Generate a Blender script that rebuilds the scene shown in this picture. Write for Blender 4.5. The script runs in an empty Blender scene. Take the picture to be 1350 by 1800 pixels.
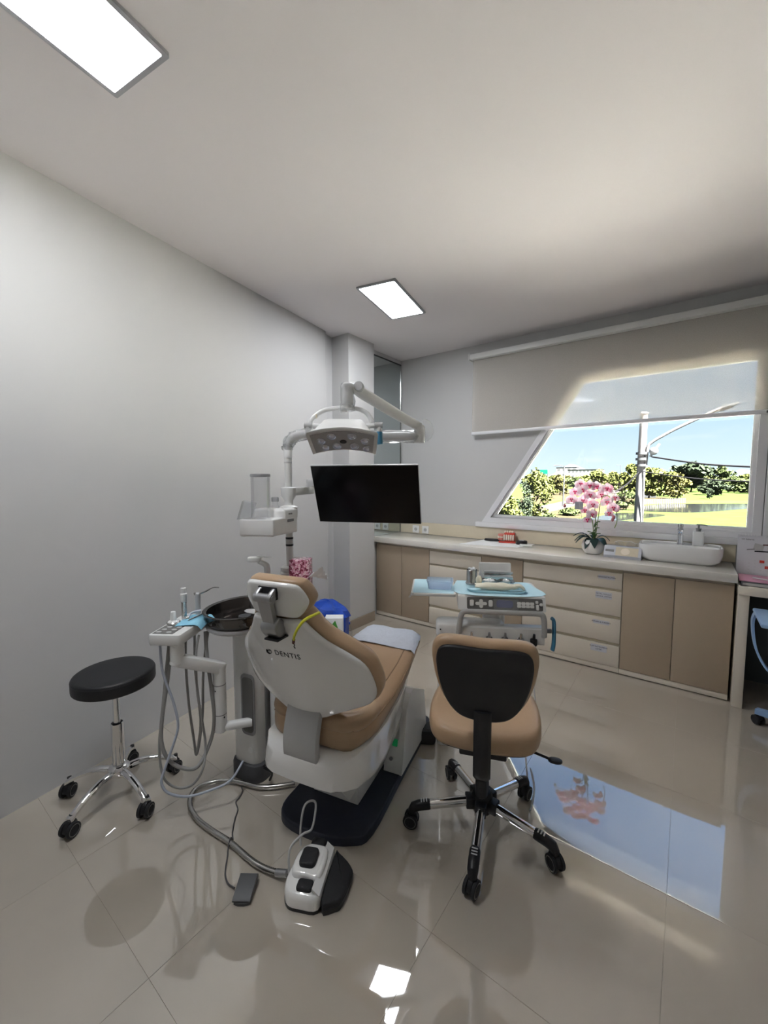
import bpy, bmesh, math, random
from mathutils import Matrix, Vector, noise
from math import sin, cos, pi, radians as R, sqrt
C = bpy.context.scene.collection
SC = bpy.context.scene
random.seed(7)

# ------------------------------------------------------------------ camera
F, CX, CY = 711.0, 675.0, 900.0          # focal length and centre for a 1350 x 1800 frame
EYE = 1.45
PITCH, YAW = R(4.4234), R(36.878)        # tilted slightly down, turned left of +Y
cam = bpy.data.cameras.new('camera'); co = bpy.data.objects.new('camera', cam); C.objects.link(co)
co.location = (0, 0, EYE); co.rotation_euler = (pi / 2 - PITCH, 0, YAW)
cam.sensor_fit = 'VERTICAL'; cam.sensor_height = 36; cam.lens = F / 1800 * 36
cam.clip_start = .02; cam.clip_end = 3000
SC.camera = co
FW = Vector((-sin(YAW) * cos(PITCH), cos(YAW) * cos(PITCH), -sin(PITCH)))
RT = Vector((cos(YAW), sin(YAW), 0)); UP = RT.cross(FW)

def at(x, y, Y=None, z=None, d=None):
    """point of the room seen at a spot of the photo, on the plane y=Y, z=z, or at distance d"""
    r = FW + RT * ((x - CX) / F) - UP * ((y - CY) / F)
    t = Y / r.y if Y is not None else ((z - EYE) / r.z if z is not None else d)
    return Vector((0, 0, EYE)) + r * t

# ------------------------------------------------------------------ sky, sun, lamps, exposure
SKY, SUN, PANEL, EXPO = 0.36, 104.0, 11.0, 1.93
w = bpy.data.worlds.new('sky'); SC.world = w; w.use_nodes = True
nt = w.node_tree; nt.nodes.clear()
def N(t, **k):
    n = nt.nodes.new(t)
    for a, b in k.items(): setattr(n, a, b)
    return n
tc = N('ShaderNodeTexCoord'); sp = N('ShaderNodeSeparateXYZ'); rp = N('ShaderNodeValToRGB')
nt.links.new(tc.outputs['Generated'], sp.inputs[0]); nt.links.new(sp.outputs[2], rp.inputs[0])
e = rp.color_ramp.elements
e[0].position = 0.0; e[0].color = (.72, .84, .95, 1)
e[1].position = .55; e[1].color = (.30, .55, 1.0, 1)
k = e.new(.16); k.color = (.44, .64, .88, 1)
mp = N('ShaderNodeMapping'); mp.inputs['Scale'].default_value = (1, 1, 4)
nz = N('ShaderNodeTexNoise'); nz.inputs['Scale'].default_value = 4.0; nz.inputs['Detail'].default_value = 6
cr = N('ShaderNodeValToRGB'); cr.color_ramp.elements[0].position = .60; cr.color_ramp.elements[1].position = .78
cr.color_ramp.elements[1].color = (.6, .6, .6, 1)
mx = N('ShaderNodeMixRGB'); mx.inputs[2].default_value = (.95, .97, 1, 1)
bg = N('ShaderNodeBackground'); bg.inputs[1].default_value = SKY
out = N('ShaderNodeOutputWorld')
for a, b in ((tc.outputs['Generated'], mp.inputs[0]), (mp.outputs[0], nz.inputs[0]), (nz.outputs[0], cr.inputs[0]),
             (cr.outputs[0], mx.inputs[0]), (rp.outputs[0], mx.inputs[1]), (mx.outputs[0], bg.inputs[0]), (bg.outputs[0], out.inputs[0])):
    nt.links.new(a, b)
sl = bpy.data.lights.new('sun', 'SUN'); sl.energy = SUN; sl.color = (1, .95, .86); sl.angle = R(.6)
so = bpy.data.objects.new('sun', sl); C.objects.link(so)
so.rotation_euler = (R(13), R(33), 0)       # high, from the right, a little behind the window wall
SC.view_settings.view_transform = 'Standard'; SC.view_settings.look = 'None'
SC.view_settings.exposure = EXPO; SC.view_settings.gamma = 1; SC.view_settings.use_curve_mapping = False
SC.cycles.use_denoising = True
SC.cycles.max_bounces = 12; SC.cycles.transparent_max_bounces = 16
SC.cycles.sample_clamp_indirect = 8

# ------------------------------------------------------------------ materials
def mat(name, col, rough=.5, metal=0, ior=1.45, coat=0, bump=0, scale=60, var=0, emit=None, sheen=0, trans=0):
    m = bpy.data.materials.new(name); m.use_nodes = True
    t = m.node_tree; b = t.nodes['Principled BSDF']
    b.inputs['Base Color'].default_value = (*col, 1); b.inputs['Roughness'].default_value = rough
    b.inputs['Metallic'].default_value = metal; b.inputs['IOR'].default_value = ior
    b.inputs['Coat Weight'].default_value = coat; b.inputs['Coat Roughness'].default_value = .08
    b.inputs['Sheen Weight'].default_value = sheen
    b.inputs['Transmission Weight'].default_value = trans
    if emit: b.inputs['Emission Color'].default_value = (*emit[0], 1); b.inputs['Emission Strength'].default_value = emit[1]
    if bump or var:
        tcn = t.nodes.new('ShaderNodeTexCoord'); n = t.nodes.new('ShaderNodeTexNoise')
        n.inputs['Scale'].default_value = scale; n.inputs['Detail'].default_value = 5
        t.links.new(tcn.outputs['Object'], n.inputs['Vector'])
        if bump:
            bp = t.nodes.new('ShaderNodeBump'); bp.inputs['Strength'].default_value = bump; bp.inputs['Distance'].default_value = .004
            t.links.new(n.outputs[0], bp.inputs['Height']); t.links.new(bp.outputs[0], b.inputs['Normal'])
        if var:
            mxn = t.nodes.new('ShaderNodeMixRGB'); mxn.inputs[1].default_value = (*[c * (1 - var) for c in col], 1)
            mxn.inputs[2].default_value = (*[min(1, c * (1 + var)) for c in col], 1)
            t.links.new(n.outputs[0], mxn.inputs[0]); t.links.new(mxn.outputs[0], b.inputs['Base Color'])
    return m

def film(name, col=(1, 1, 1), gloss=.2, rough=.05, diff=0.0, dcol=(.9, .9, .9), fk=1.0):
    """thin clear or cloudy sheet: see-through plus gloss plus a little cloud"""
    m = bpy.data.materials.new(name); m.use_nodes = True; t = m.node_tree; t.nodes.clear()
    o = t.nodes.new('ShaderNodeOutputMaterial'); tr = t.nodes.new('ShaderNodeBsdfTransparent'); tr.inputs[0].default_value = (*col, 1)
    gl = t.nodes.new('ShaderNodeBsdfGlossy'); gl.inputs['Roughness'].default_value = rough
    fr = t.nodes.new('ShaderNodeFresnel'); fr.inputs[0].default_value = 1.5
    ml = t.nodes.new('ShaderNodeMath'); ml.operation = 'MULTIPLY_ADD'; ml.inputs[1].default_value = fk; ml.inputs[2].default_value = gloss
    t.links.new(fr.outputs[0], ml.inputs[0])
    di = t.nodes.new('ShaderNodeBsdfDiffuse'); di.inputs[0].default_value = (*dcol, 1)
    tl = t.nodes.new('ShaderNodeBsdfTranslucent'); tl.inputs[0].default_value = (*dcol, 1)
    m0 = t.nodes.new('ShaderNodeMixShader'); m0.inputs[0].default_value = .5
    t.links.new(di.outputs[0], m0.inputs[1]); t.links.new(tl.outputs[0], m0.inputs[2])
    m1 = t.nodes.new('ShaderNodeMixShader'); m1.inputs[0].default_value = diff
    t.links.new(tr.outputs[0], m1.inputs[1]); t.links.new(m0.outputs[0], m1.inputs[2])
    m2 = t.nodes.new('ShaderNodeMixShader')
    t.links.new(ml.outputs[0], m2.inputs[0]); t.links.new(m1.outputs[0], m2.inputs[1]); t.links.new(gl.outputs[0], m2.inputs[2])
    t.links.new(m2.outputs[0], o.inputs[0])
    return m

M = dict(
    wall=mat('wall_paint', (.58, .577, .572), .65, bump=.05, scale=180),
    ceiling=mat('ceiling_paint', (.81, .772, .775), .75, bump=.04, scale=120),
    tile=mat('polished_tile', (.48, .43, .365), .02, ior=2.75, var=.05, scale=3),
    bounce_slab=mat('bounce_white', (.82, .81, .78), .9),
    grout=mat('grout', (.40, .36, .305), .3),
    skirting=mat('skirting_tile', (.33, .27, .21), .15, var=.06, scale=8),
    cream=mat('cream_laminate', (.76, .69, .59), .32, var=.015, scale=40),
    taupe=mat('taupe_laminate', (.43, .345, .255), .38, var=.025, scale=120),
    stone=mat('counter_stone', (.86, .825, .76), .05, ior=2.0, var=.04, scale=240),
    splash=mat('splash_stone', (.68, .61, .47), .15, var=.04, scale=30),
    darkgap=mat('dark_gap', (.05, .045, .04), .7),
    mirror=mat('mirror_glass', (.55, .60, .60), .0, metal=1),
    blackedge=mat('black_edge', (.02, .02, .02), .4),
    frame=mat('window_aluminium', (.80, .80, .82), .3, coat=.2),
    white=mat('white_plastic', (.80, .80, .79), .28, coat=.3),
    gloss=mat('gloss_white', (.88, .875, .86), .10, coat=1),
    offwhite=mat('off_white_plastic', (.70, .70, .68), .35),
    lightgrey=mat('light_grey_plastic', (.48, .48, .48), .4),
    grey=mat('grey_plastic', (.24, .24, .245), .4),
    darkgrey=mat('dark_grey_plastic', (.075, .075, .08), .45),
    panelgrey=mat('panel_grey', (.13, .125, .12), .35),
    alu=mat('brushed_aluminium', (.42, .42, .43), .33, metal=.85, bump=.03, scale=300),
    black=mat('black_plastic', (.012, .012, .014), .42),
    rubber=mat('black_rubber', (.018, .018, .02), .7, bump=.2, scale=400),
    navy=mat('navy_metal', (.014, .018, .034), .45, bump=.15, scale=500),
    screen=mat('black_screen', (.002, .002, .003), .22, ior=1.3),
    tan=mat('tan_leather', (.42, .285, .175), .36, bump=.10, scale=220, var=.04),
    tandark=mat('tan_piping', (.27, .175, .10), .45),
    blackleather=mat('black_leather', (.011, .011, .013), .48, bump=.2, scale=260),
    chrome=mat('chrome', (.82, .82, .83), .05, metal=1),
    steel=mat('steel', (.55, .54, .52), .22, metal=1),
    greyhose=mat('grey_hose', (.30, .295, .285), .45),
    bluehose=mat('clear_blue_hose', (.46, .50, .58), .3),
    bluetint=mat('blue_silicone', (.055, .22, .36), .4),
    napkin=mat('blue_napkin', (.25, .55, .72), .85, bump=.3, scale=150),
    sheet=mat('pale_blue_sheet', (.50, .72, .80), .7, bump=.15, scale=200),
    paper=mat('white_paper', (.86, .87, .88), .8),
    greypaper=mat('crinkled_film', (.52, .55, .62), .32, bump=1.0, scale=45, var=.10),
    glove=mat('latex', (.78, .74, .60), .5, bump=.3, scale=60),
    binblue=mat('blue_bag', (.012, .07, .46), .35, bump=.8, scale=18),
    green=mat('leaf_green_print', (.07, .36, .05), .5),
    yellow=mat('yellow_tube', (.55, .55, .03), .4),
    brown=mat('brown_tip', (.10, .03, .02), .4),
    ink=mat('printed_ink', (.015, .015, .017), .5),
    labelink=mat('label_ink', (.05, .05, .10), .6),
    label=mat('label_tape', (.66, .66, .70), .4),
    red=mat('red_acrylic', (.62, .06, .04), .25, coat=.5),
    gum=mat('gum_pink', (.72, .25, .20), .35),
    tooth=mat('tooth_ivory', (.85, .76, .64), .3),
    ceramic=mat('white_ceramic', (.86, .86, .86), .07, coat=1),
    potwhite=mat('pot_white', (.78, .76, .74), .35),
    leaf=mat('orchid_leaf', (.025, .055, .05), .3, var=.2, scale=20),
    leaflight=mat('orchid_leaf_light', (.10, .22, .07), .35),
    stem=mat('orchid_stem', (.16, .26, .06), .5),
    petal=mat('orchid_petal', (.90, .72, .80), .55, var=.10, scale=60),
    petalpink=mat('orchid_throat', (.60, .04, .16), .5),
    bud=mat('orchid_bud', (.50, .18, .20), .5),
    silver=mat('silver_box', (.52, .54, .60), .3, metal=.5),
    softgreen=mat('switch_green', (.01, .16, .05), .3, emit=((.02, .5, .15), .025)),
    lcd=mat('lcd', (.16, .17, .26), .3),
    pink=mat('pink_folder', (.62, .30, .42), .5),
    binder=mat('grey_binder', (.12, .12, .13), .5),
    deskdark=mat('dark_desk_panel', (.045, .055, .058), .5),
    chairblue=mat('blue_grey_chair_frame', (.27, .42, .66), .4),
    seatnavy=mat('navy_fabric', (.01, .014, .05), .85),
    pinkprint=None, bowl=film('smoked_bowl', (.30, .27, .25), gloss=.08, diff=.22, dcol=(.10, .09, .085)),
    clear=film('clear_plastic', (.985, .985, .99), gloss=.015, diff=.05, fk=.3, dcol=(1, 1, 1)), tissue=mat('tissue_paper', (.90, .90, .92), .8), crinkle=film('crinkled_wrap', (.93, .94, .95), gloss=.10, rough=.12, diff=.25, fk=.6),
    glass=film('window_glass', (.97, .985, .98), gloss=0.0, rough=0),
    bluebin=film('pale_blue_plastic', (.94, .96, 1.0), gloss=.02, diff=.30, dcol=(.80, .88, 1.0), fk=.4),
    lens=mat('lamp_lens', (.70, .74, .85), .12, metal=.6), lampface=mat('lamp_face', (.36, .35, .35), .3),
    diffuser=mat('led_diffuser', (.9, .9, .9), .5, emit=((.93, .96, 1.0), PANEL)),
)
def petal_mat():
    m = bpy.data.materials.new('orchid_petal_translucent'); m.use_nodes = True; t = m.node_tree; t.nodes.clear()
    o = t.nodes.new('ShaderNodeOutputMaterial'); di = t.nodes.new('ShaderNodeBsdfDiffuse'); tl = t.nodes.new('ShaderNodeBsdfTranslucent'); a = t.nodes.new('ShaderNodeMixShader')
    c = t.nodes.new('ShaderNodeTexCoord'); n = t.nodes.new('ShaderNodeTexNoise'); n.inputs['Scale'].default_value = 30; r = t.nodes.new('ShaderNodeValToRGB')
    t.links.new(c.outputs['Object'], n.inputs['Vector']); t.links.new(n.outputs[0], r.inputs[0])
    r.color_ramp.elements[0].position = .34; r.color_ramp.elements[0].color = (.88, .55, .68, 1); r.color_ramp.elements[1].position = .52; r.color_ramp.elements[1].color = (.93, .86, .90, 1)
    t.links.new(r.outputs[0], di.inputs[0]); t.links.new(r.outputs[0], tl.inputs[0]); a.inputs[0].default_value = .5
    t.links.new(di.outputs[0], a.inputs[1]); t.links.new(tl.outputs[0], a.inputs[2]); t.links.new(a.outputs[0], o.inputs[0]); return m
M['petal'] = petal_mat()
def patterned():
    m = mat('pink_print', (.6, .3, .4), .25, coat=.6); t = m.node_tree; b = t.nodes['Principled BSDF']
    v = t.nodes.new('ShaderNodeTexVoronoi'); v.inputs['Scale'].default_value = 125
    c = t.nodes.new('ShaderNodeTexCoord'); r = t.nodes.new('ShaderNodeValToRGB')
    t.links.new(c.outputs['Object'], v.inputs['Vector']); t.links.new(v.outputs['Color'], r.inputs[0])
    r.color_ramp.interpolation = 'CONSTANT'
    el = r.color_ramp.elements; el[0].color = (.20, .03, .06, 1); el[1].position = .38; el[1].color = (.62, .25, .36, 1)
    q = el.new(.6); q.color = (.80, .55, .62, 1); q = el.new(.8); q.color = (.35, .10, .16, 1)
    t.links.new(r.outputs[0], b.inputs['Base Color']); return m
M['pinkprint'] = patterned()

# ------------------------------------------------------------------ mesh helpers
def ellipse(cx, cy, rx, ry, n=32, rot=0):
    return [(cx + rx * cos(a) * cos(rot) - ry * sin(a) * sin(rot), cy + rx * cos(a) * sin(rot) + ry * sin(a) * cos(rot))
            for a in [2 * pi * i / n for i in range(n)]]
def rrect(x0, y0, x1, y1, r=.01, n=4):
    r = min(r, (x1 - x0) / 2 * .999, (y1 - y0) / 2 * .999); o = []
    for cx, cy, a0 in ((x1 - r, y1 - r, 0), (x0 + r, y1 - r, 90), (x0 + r, y0 + r, 180), (x1 - r, y0 + r, 270)):
        o += [(cx + r * cos(R(a0 + 90 * i / n)), cy + r * sin(R(a0 + 90 * i / n))) for i in range(n + 1)]
    return o
def spline(P, n=6, closed=False):
    P = [Vector(p) for p in P]; o = []; L = len(P)
    for i in range(L if closed else L - 1):
        p0, p1, p2, p3 = (P[(i + k) % L] if closed else P[min(max(i + k, 0), L - 1)] for k in (-1, 0, 1, 2))
        for j in range(n):
            t = j / n
            o.append(.5 * (2 * p1 + (p2 - p0) * t + (2 * p0 - 5 * p1 + 4 * p2 - p3) * t * t + (3 * p1 - p0 - 3 * p2 + p3) * t ** 3))
    if not closed: o.append(P[-1])
    return o
def smooth2(P, n=5): return [(p.x, p.y) for p in spline([(a, b, 0) for a, b in P], n, True)]
def mirror_outline(half):                    # right half from bottom to top -> closed outline
    return half + [(-x, y) for x, y in reversed(half) if abs(x) > 1e-6]
def inset(o, d):
    n = len(o); r = []
    for i in range(n):
        a, b, c = Vector(o[i - 1]), Vector(o[i]), Vector(o[(i + 1) % n])
        t1, t2 = (b - a), (c - b)
        t1 = t1.normalized() if t1.length > 1e-9 else t2.normalized(); t2 = t2.normalized() if t2.length > 1e-9 else t1
        n1, n2 = Vector((-t1.y, t1.x)), Vector((-t2.y, t2.x)); m = n1 + n2
        m = m.normalized() if m.length > 1e-6 else n1
        k = d / max(.45, m.dot(n1)); r.append((b.x + m.x * k, b.y + m.y * k))
    return r
def ccw(o):
    s = sum(o[i - 1][0] * o[i][1] - o[i][0] * o[i - 1][1] for i in range(len(o)))
    return o if s > 0 else list(reversed(o))

class MB:
    def __init__(s): s.v = []; s.f = []
    def add(s, V, Fc, fn=None):
        b = len(s.v)
        if fn is None: s.v += [Vector(p) for p in V]
        elif isinstance(fn, Matrix): s.v += [fn @ Vector(p) for p in V]
        else: s.v += [Vector(fn(*p)) for p in V]
        s.f += [tuple(b + i for i in f) for f in Fc]; return s
    def rings(s, rings, fn=None, cap0=True, cap1=True, closed=True):
        n = len(rings[0]); V = [p for r in rings for p in r]; Fc = []
        for k in range(len(rings) - 1):
            for i in range(n if closed else n - 1):
                j = (i + 1) % n; Fc.append((k * n + i, k * n + j, (k + 1) * n + j, (k + 1) * n + i))
        if cap0: Fc.append(tuple(reversed(range(n))))
        if cap1: Fc.append(tuple(range((len(rings) - 1) * n, len(rings) * n)))
        return s.add(V, Fc, fn)
    def slab(s, o, z0, z1, rt=0, rb=0, seg=3, fn=None, fill=0):
        """solid on an outline, with rounded upper (rt) and lower (rb) edges; fill adds inner rings so that a bend can follow"""
        o = ccw(o); rg = []
        cx = sum(p[0] for p in o) / len(o); cy = sum(p[1] for p in o) / len(o)
        def sc(q, k): return [(cx + (x - cx) * k, cy + (y - cy) * k) for x, y in q]
        bi = inset(o, rb) if rb else o; ti = inset(o, rt) if rt else o
        for k in range(1, fill + 1): rg.append([(x, y, z0) for x, y in sc(bi, k / (fill + 1))])
        if rb:
            for k in range(seg):
                a = pi / 2 * k / seg; rg.append([(x, y, z0 + rb * (1 - sin(a))) if False else (x, y, z0 + rb * (1 - cos(a))) for x, y in inset(o, rb * (1 - sin(a)))])
        rg.append([(x, y, z0 + rb) for x, y in o])
        if z1 - rt > z0 + rb + 1e-6: rg.append([(x, y, z1 - rt) for x, y in o])
        if rt:
            for k in range(1, seg + 1):
                a = pi / 2 * k / seg; rg.append([(x, y, z1 - rt * (1 - sin(a))) for x, y in inset(o, rt * (1 - cos(a)))])
        for k in range(fill, 0, -1): rg.append([(x, y, z1) for x, y in sc(ti, k / (fill + 1))])
        return s.rings(rg, fn)
    def box(s, x0, y0, z0, x1, y1, z1, r=0, fn=None):
        if x0 > x1: x0, x1 = x1, x0
        if y0 > y1: y0, y1 = y1, y0
        if z0 > z1: z0, z1 = z1, z0
        if r:
            r = min(r, (z1 - z0) * .45, (x1 - x0) * .45, (y1 - y0) * .45)
            return s.slab(rrect(x0, y0, x1, y1, r * 1.01, 2), z0, z1, r, r, 2, fn)
        V = [(x, y, z) for z in (z0, z1) for x, y in ((x0, y0), (x1, y0), (x1, y1), (x0, y1))]
        return s.add(V, [(3, 2, 1, 0), (4, 5, 6, 7), (0, 1, 5, 4), (1, 2, 6, 5), (2, 3, 7, 6), (3, 0, 4, 7)], fn)
    def tube(s, P, r, n=8, fn=None, closed=False, flat=None):
        P = [Vector(p) for p in P]; L = len(P); rg = []; up = None
        rr = r if isinstance(r, (list, tuple)) else [r] * L
        for i in range(L):
            a = P[i - 1] if (i or closed) else P[0]; b = P[(i + 1) % L] if (i < L - 1 or closed) else P[-1]
            t = (b - a).normalized()
            if up is None:
                up = Vector((0, 0, 1)) if abs(t.z) < .9 else Vector((1, 0, 0))
            u = (up - t * up.dot(t)); u = u.normalized() if u.length > 1e-6 else t.orthogonal().normalized()
            up = u; v = t.cross(u); f1, f2 = flat or (1, 1)
            rg.append([P[i] + (u * cos(q) * f1 + v * sin(q) * f2) * rr[i] for q in [2 * pi * j / n for j in range(n)]])
        if closed: rg.append(rg[0])
        return s.rings(rg, fn, not closed, not closed)
    def cyl(s, p0, p1, r0, r1=None, n=20, fn=None, ch=0):
        r1 = r0 if r1 is None else r1
        p0, p1 = Vector(p0), Vector(p1)
        if ch:
            d = (p1 - p0).normalized() * ch
            return s.tube([p0, p0 + d * .01, p0 + d, p1 - d, p1 - d * .01, p1], [max(r0 - ch, .0005), max(r0 - ch, .0005), r0, r1, max(r1 - ch, .0005), max(r1 - ch, .0005)], n, fn)
        return s.tube([p0, p1], [r0, r1], n, fn)
    def lathe(s, prof, n=28, fn=None, cx=0, cy=0, sx=1, sy=1):
        return s.rings([[(cx + r * sx * cos(a), cy + r * sy * sin(a), z) for a in [2 * pi * i / n for i in range(n)]] for r, z in prof], fn)
    def ball(s, c, rx, ry=None, rz=None, n=12, m=8, fn=None):
        ry = ry or rx; rz = rz or rx
        return s.rings([[(c[0] + rx * sin(pi * (k + .02) / (m + .04)) * cos(a), c[1] + ry * sin(pi * (k + .02) / (m + .04)) * sin(a), c[2] - rz * cos(pi * (k + .02) / (m + .04)))
                         for a in [2 * pi * i / n for i in range(n)]] for k in range(m + 1)], fn)
    def mesh(s, name, m, inv=None, smooth=40):
        me = bpy.data.meshes.new(name)
        me.from_pydata([tuple(inv @ v) if inv else tuple(v) for v in s.v], [], s.f); me.validate()
        bm = bmesh.new(); bm.from_mesh(me); bmesh.ops.remove_doubles(bm, verts=bm.verts, dist=1e-6)
        bmesh.ops.recalc_face_normals(bm, faces=bm.faces); bm.to_mesh(me); bm.free()
        for p in me.polygons: p.use_smooth = True
        me.set_sharp_from_angle(angle=R(smooth)); me.materials.append(M[m] if isinstance(m, str) else m)
        return me
    def part(s, name, m, parent, smooth=40):
        """a child mesh given in room coordinates, or in the thing's own when the thing carries 'local'"""
        root = parent
        while root.parent: root = root.parent
        inv = None if root.get('_loc') else XF[root.name].inverted()
        o = bpy.data.objects.new(name, s.mesh(name, m, inv, smooth)); C.objects.link(o); o.parent = parent; return o
    def solo(s, name, m, label, cat, base, group=None, smooth=40, rz=0):
        """a thing that is one mesh, given in room coordinates"""
        x = Matrix.Translation(base) @ Matrix.Rotation(rz, 4, 'Z')
        o = bpy.data.objects.new(name, s.mesh(name, m, x.inverted(), smooth)); C.objects.link(o); o.matrix_world = x; XF[o.name] = x
        return tag(o, label, cat, group)
XF = {}
def tag(o, label, cat, group=None):
    o['label'] = label; o['category'] = cat
    if group: o['group'] = group
    return o
def thing(name, label, cat, base, rz=0, group=None):
    o = bpy.data.objects.new(name, None); C.objects.link(o); o.empty_display_size = .1
    o.location = base; o.rotation_euler = (0, 0, rz)
    XF[o.name] = Matrix.Translation(base) @ Matrix.Rotation(rz, 4, 'Z')
    return tag(o, label, cat, group)
def struct(mb, name, m, smooth=40):
    o = bpy.data.objects.new(name, mb.mesh(name, m, None, smooth)); C.objects.link(o); o['kind'] = 'structure'; XF[o.name] = Matrix.Identity(4); return o
def fr(o):
    X = XF[o.name]; return lambda x, y, z: X @ Vector((x, y, z))
def dup(root, base, rz, label=None, group=None, name=None):
    r = root.copy(); C.objects.link(r); r.location = base; r.rotation_euler = (0, 0, rz)
    XF[r.name] = Matrix.Translation(base) @ Matrix.Rotation(rz, 4, 'Z')
    if label: r['label'] = label
    if group: r['group'] = group
    for ch in list(root.children):
        c = ch.copy(); C.objects.link(c); c.parent = r
        for g in ch.children:
            d = g.copy(); C.objects.link(d); d.parent = c
    return r
def lettering(txt, size, m, parent, X, name='lettering', align='CENTER', ext=.0004, spacing=1.0, shear=0):
    """flat letters; X maps letter space (x right, y up, z out) to the room"""
    cu = bpy.data.curves.new(name, 'FONT'); cu.body = txt; cu.size = size; cu.align_x = align; cu.align_y = 'CENTER'
    cu.extrude = ext; cu.space_character = spacing; cu.shear = shear; cu.resolution_u = 2
    t = bpy.data.objects.new('tmp', cu); C.objects.link(t); dg = bpy.context.evaluated_depsgraph_get()
    me = bpy.data.meshes.new_from_object(t.evaluated_get(dg)); bpy.data.objects.remove(t)
    me.name = name; me.materials.clear(); me.materials.append(M[m])
    root = parent
    while root.parent: root = root.parent
    iv = XF[root.name].inverted()
    if callable(X):
        for vv in me.vertices: vv.co = iv @ Vector(X(*vv.co))
    else: me.transform(iv @ X)
    o = bpy.data.objects.new(name, me); C.objects.link(o); o.parent = parent; return o
def basis(o, x, y, z=None):
    x = Vector(x).normalized(); y = Vector(y).normalized(); z = Vector(z).normalized() if z else x.cross(y)
    m = Matrix((x, y, z)).transposed().to_4x4(); m.translation = Vector(o); return m

# ================================================================== THE ROOM
CEIL = 2.80; BACK = 3.88; X1 = 1.75; Y0 = -2.5
def lw(y): return -2.245 - .165 * y           # face of the left wall, which is not square to the window wall
room = [(lw(Y0), Y0), (X1, Y0), (X1, BACK), (-2.66, BACK), (-2.66, 3.2), (-2.74, 2.8)]
def clip(poly, a, b):                         # keep what lies left of a->b
    o = []; d = lambda p: (b[0] - a[0]) * (p[1] - a[1]) - (b[1] - a[1]) * (p[0] - a[0])
    for i in range(len(poly)):
        p, q = poly[i - 1], poly[i]; dp, dq = d(p), d(q)
        if (dp < 0) != (dq < 0):
            t = dp / (dp - dq); o.append((p[0] + (q[0] - p[0]) * t, p[1] + (q[1] - p[1]) * t))
        if dq >= 0: o.append(q)
    return o
fl = MB(); fl.box(-3.1, Y0 - .2, -.12, X1 + .2, BACK + .2, -.0022); floor = struct(fl, 'floor', 'grout')
T0X, T0Y, TS, J = .006, .446, .6, .0004
full = None
for i in range(-6, 4):
    for j in range(-5, 6):
        x0, y0 = T0X + i * TS, T0Y + j * TS
        p = [(x0 + J, y0 + J), (x0 + TS - J, y0 + J), (x0 + TS - J, y0 + TS - J), (x0 + J, y0 + TS - J)]
        q = clip(p, (lw(4), 4), (lw(-3), -3))
        for a, b in (((X1, -9), (X1, 9)), ((9, BACK), (-9, BACK)), ((-9, Y0), (9, Y0))): q = clip(q, a, b) if q else q
        if len(q) < 3: continue
        whole = len(q) == 4 and all(abs(a[0] - b[0]) + abs(a[1] - b[1]) < 1e-6 for a, b in zip(sorted(p), sorted(q)))
        if whole and full:
            o = bpy.data.objects.new('floor_tile', full)
        else:
            mb = MB(); org = Vector((x0, y0, 0)) if whole else Vector((0, 0, 0))
            mb.slab([(a - org.x, b - org.y) for a, b in q], -.003, 0, .0003, 0, 1)
            me = mb.mesh('floor_tile', 'tile', None, 20); o = bpy.data.objects.new('floor_tile', me)
            if whole: full = me
        if whole: o.location = (x0, y0, 0)
        C.objects.link(o); o.parent = floor
# ceiling with two openings for the recessed panels
def light_frame(k):
    c = [((-1.476, .381), R(8.8), .294, .61), ((-1.835, 2.56), R(11.6), .30, .605)][k]
    return c
cm = MB(); cm.box(-3.2, Y0 - .2, CEIL, X1 + .2, BACK + .25, CEIL + .25); struct(cm, 'ceiling', 'ceiling')
# left wall: ends in a rounded edge a hand's breadth before the pillar
yE = 2.73
mb = MB()
o = [(lw(Y0 - .2), Y0 - .2)] + [(lw(yE - .04), yE - .04), (lw(yE - .02) - .004, yE - .02), (lw(yE) - .014, yE - .006), (lw(yE) - .03, yE), (lw(yE) - .05, yE)] + [(-3.2, yE), (-3.2, Y0 - .2)]
mb.slab(o, -.1, CEIL + .02); struct(mb, 'wall_left', 'wall', 60)
mb = MB(); mb.slab([(lw(yE) - .035, yE - .02), (-2.765, 2.86), (-3.2, 2.86), (-3.2, yE - .02)], -.1, CEIL + .02); struct(mb, 'wall_left_recess', 'wall')
mb = MB(); mb.box(-3.2, 2.858, -.1, -2.553, 3.235, CEIL + .02, 0); pil = struct(mb, 'wall_pillar', 'wall')
mb = MB(); mb.box(-3.2, 3.235, -.1, -2.668, BACK + .15, CEIL + .02); struct(mb, 'wall_left_niche', 'wall')
sk = MB(); sk.slab([(-2.72, 2.85), (-2.545, 2.85), (-2.545, 3.236), (-2.555, 3.236), (-2.555, 2.859), (-2.72, 2.859)], 0, .10, .002); struct(sk, 'baseboard_pillar', 'skirting')
# back wall around the slanted window
WB, WT = 1.0, 2.36
hole = [(-1.66, 1.035), (.43, 1.035), (.43, 2.375), (-.80, 2.375)]
mb = MB(); y0, y1 = BACK, BACK + .16
def prism_xz(mb, poly, ya, yb): mb.rings([[(x, ya, z) for x, z in poly], [(x, yb, z) for x, z in poly]])
prism_xz(mb, [(-3.2, -3.3), (X1 + .2, -3.3), (X1 + .2, hole[0][1]), (-3.2, hole[0][1])], y0, y1)
prism_xz(mb, [(-3.2, hole[0][1]), hole[0], hole[3], (-3.2, hole[3][1])], y0, y1)
prism_xz(mb, [hole[1], (X1 + .2, hole[1][1]), (X1 + .2, hole[2][1]), hole[2]], y0, y1)
prism_xz(mb, [(-3.2, hole[3][1]), (X1 + .2, hole[3][1]), (X1 + .2, CEIL + .02), (-3.2, CEIL + .02)], y0, y1)
struct(mb, 'wall_back', 'wall')
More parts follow.
